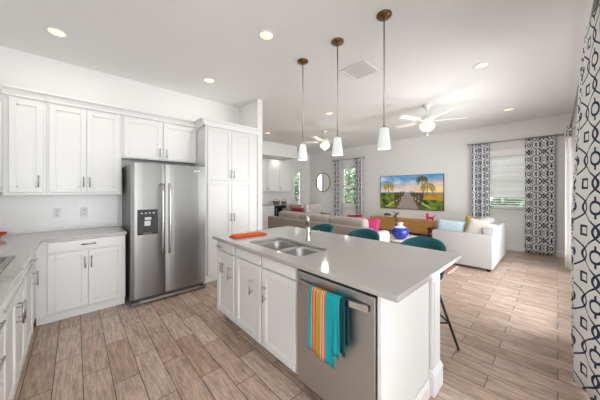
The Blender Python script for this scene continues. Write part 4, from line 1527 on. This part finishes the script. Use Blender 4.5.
pillow('oatmeal throw pillow in the near corner of the white sofa', 'tanfab', 0.42, 0.13, 0.42, T(5.49, 1.00, 0.655) @ Rz(math.radians(-84)) @ Rx(math.radians(-8)) @ Ry(0.28))
pillow('mustard yellow pillow deeper in the white sofa, below the narrow curtain', 'mustard', 0.42, 0.14, 0.40, T(6.30, 1.24, 0.645) @ Rz(math.radians(-40)) @ Rx(math.radians(-10)) @ Ry(0.3))

# side table by the sofa
st = thing('side_table', 'small dark mahogany side table beyond the white sofa arm', 'side table', (6.55, 2.02, 0))
MB().box(-0.19, 0.19, -0.19, 0.19, 0.46, 0.50, 0.004).build('top', 'darkwood', st)
MB().box(-0.17, 0.17, -0.17, 0.17, 0.38, 0.459).build('apron', 'darkwood', st)
for sx_ in (-0.16, 0.16):
    for sy_ in (-0.16, 0.16):
        MB().box(sx_ - 0.018, sx_ + 0.018, sy_ - 0.018, sy_ + 0.018, 0.001, 0.379).build('leg', 'darkwood', st)

# coffee table with vase and plant
ctb = thing('coffee_table', 'round white coffee table behind the blue vase', 'coffee table', (5.02, 2.20, 0.009))
MB().lathe([(0, 0.395), (0.40, 0.395), (0.415, 0.402), (0.415, 0.418), (0.405, 0.425), (0, 0.425)], 0, 0, 48).build('top', 'white', ctb)
MB().lathe([(0, 0.012), (0.24, 0.012), (0.24, 0.03), (0.06, 0.06), (0.05, 0.20), (0.07, 0.394), (0, 0.394)], 0, 0, 32).build('pedestal', 'white', ctb)
vz = thing('ginger_jar', 'round cobalt blue jar with white neck on the coffee table', 'vase', (4.83, 2.19, 0.4345))
MB().lathe([(0, 0), (0.07, 0), (0.09, 0.012), (0.148, 0.07), (0.170, 0.14), (0.155, 0.205), (0.10, 0.245), (0.06, 0.255), (0, 0.256)], 0, 0, 32).build('body', 'blueglaze', vz)
MB().lathe([(0.10, 0.247), (0.075, 0.262), (0.05, 0.269), (0.048, 0.305), (0.06, 0.317), (0.06, 0.33), (0.03, 0.34), (0, 0.342)], 0, 0, 32).build('neck', 'whiteglaze', vz)
MB().lathe([(0.122, 0.236), (0.112, 0.243), (0.102, 0.249), (0.098, 0.245), (0.110, 0.239), (0.118, 0.234)], 0, 0, 32).build('shoulder_band', 'whiteglaze', vz)
pl_ = thing('bud_vase', 'slim dark vase of olive leaves behind the cobalt jar', 'vase', (5.13, 2.42, 0.4345))
MB().lathe([(0, 0), (0.04, 0), (0.05, 0.08), (0.03, 0.2), (0.022, 0.24), (0.026, 0.25), (0.018, 0.25), (0, 0.2)], 0, 0, 20).build('vase', 'darkwood', pl_)
rl = random.Random(3)
mb = MB()
for k in range(26):
    a_ = rl.random() * 2 * PI
    z = 0.26 + 0.24 * rl.random()
    r = 0.02 + 0.045 * rl.random()
    c_ = Vector((r * math.cos(a_), r * math.sin(a_), z))
    d = Vector((math.cos(a_), math.sin(a_), 0.6)).normalized()
    sd = d.cross(Vector((0, 0, 1))).normalized()
    mb.bm.faces.new([mb.bm.verts.new(c_ + v) for v in (-d * 0.04, sd * 0.024, d * 0.055, -sd * 0.024)])
for k in range(4):
    mb.tube([(0, 0, 0.2), (0.02 * math.cos(k * 1.6), 0.02 * math.sin(k * 1.6), 0.48)], 0.003, 5)
mb.build('leaves', 'olive', pl_)

# striped rug
rgm = MB()
rgm.box(-0.30, 0.30, -0.85, 0.85, 0, 0.008, 0.002)
rug = tag(rgm.build('striped_rug', 'rug'), 'rug with red and cream stripes on the floor between bar stools and white sofa', 'rug')
rug.location = (4.92, 2.10, 0.0005)

# ------------------------------------------------------------------ dry bar beyond the divider wall
NY = YN
cabinet('wall_cabinet', 'pale wall cabinets over the dry bar beyond the divider wall', (4.55, NY - 0.33, 0), 0, 1.62, 0.328, 1.38, 2.575, [
    ('door', 0.02, 0.535, 1.395, 2.555, [(0.50, 1.50, True)]),
    ('door', 0.545, 1.065, 1.395, 2.555, [(0.58, 1.50, True)]),
    ('door', 0.075 + 1.0, 1.60, 1.395, 2.555, [(1.11, 1.50, True)])])
cabinet('base_cabinet', 'white base cabinet of the dry bar, left of the dark cooler', (4.0, NY - 0.60, 0), 0, 1.19, 0.598, 0, 0.883, [
    ('drawer', 0.02, 0.585, 0.745, 0.868, [(0.3, 0.81, False)]), ('drawer', 0.605, 1.17, 0.745, 0.868, [(0.89, 0.81, False)]),
    ('door', 0.02, 0.585, 0.125, 0.725, [(0.55, 0.6, True)]), ('door', 0.605, 1.17, 0.125, 0.725, [(0.64, 0.6, True)])], toe=0.07)
wc = thing('beverage_cooler', 'dark glass-fronted drinks cooler under the dry bar counter', 'cooler', (5.195, NY - 0.60, 0))
MB().box(0.002, 0.598, 0.0, 0.595, 0.002, 0.880).build('case', 'black', wc)
MB().box(0.01, 0.59, -0.03, -0.001, 0.10, 0.86, 0.004).build('door', 'glassblack', wc)
MB().tube([(0.05, -0.06, 0.35), (0.05, -0.06, 0.8)], 0.008, 8).tube([(0.05, -0.031, 0.4), (0.05, -0.06, 0.4)], 0.006, 8).tube([(0.05, -0.031, 0.75), (0.05, -0.06, 0.75)], 0.006, 8).build('handle', 'nickel', wc)
cabinet('base_cabinet', 'narrow white base cabinet of the dry bar, right of the dark cooler', (5.80, NY - 0.60, 0), 0, 0.40, 0.598, 0, 0.883, [('door', 0.02, 0.38, 0.125, 0.868, [(0.05, 0.7, True)])], toe=0.07)
tag(MB().box(4.0, 6.22, NY - 0.63, NY - 0.002, 0.884, 0.914, 0.003).build('countertop', 'brown' if False else 'quartz'), 'short quartz counter of the dry bar beyond the divider wall', 'countertop')
for k, (x, s, lab) in enumerate(((5.42, 1.0, 'brown wicker basket on the dry bar counter, nearer the divider wall'), (5.78, 0.85, 'brown wicker basket on the dry bar counter, nearer the glass door'))):
    b0 = thing('wicker_basket', lab, 'basket', (x, NY - 0.42, 0.9145), 0, 'baskets on the dry bar')
    MB().lathe([(0, 0), (0.10 * s, 0), (0.13 * s, 0.08 * s), (0.135 * s, 0.12 * s), (0.125 * s, 0.12 * s), (0.09 * s, 0.02), (0, 0.02)], 0, 0, 24).build('basket', 'brown', b0)
    MB().tube([(0.13 * s * math.cos(a_ * PI / 10), 0, 0.12 * s + 0.07 * s * math.sin(a_ * PI / 10)) for a_ in range(11)], 0.008, 8).build('handle', 'brown', b0)
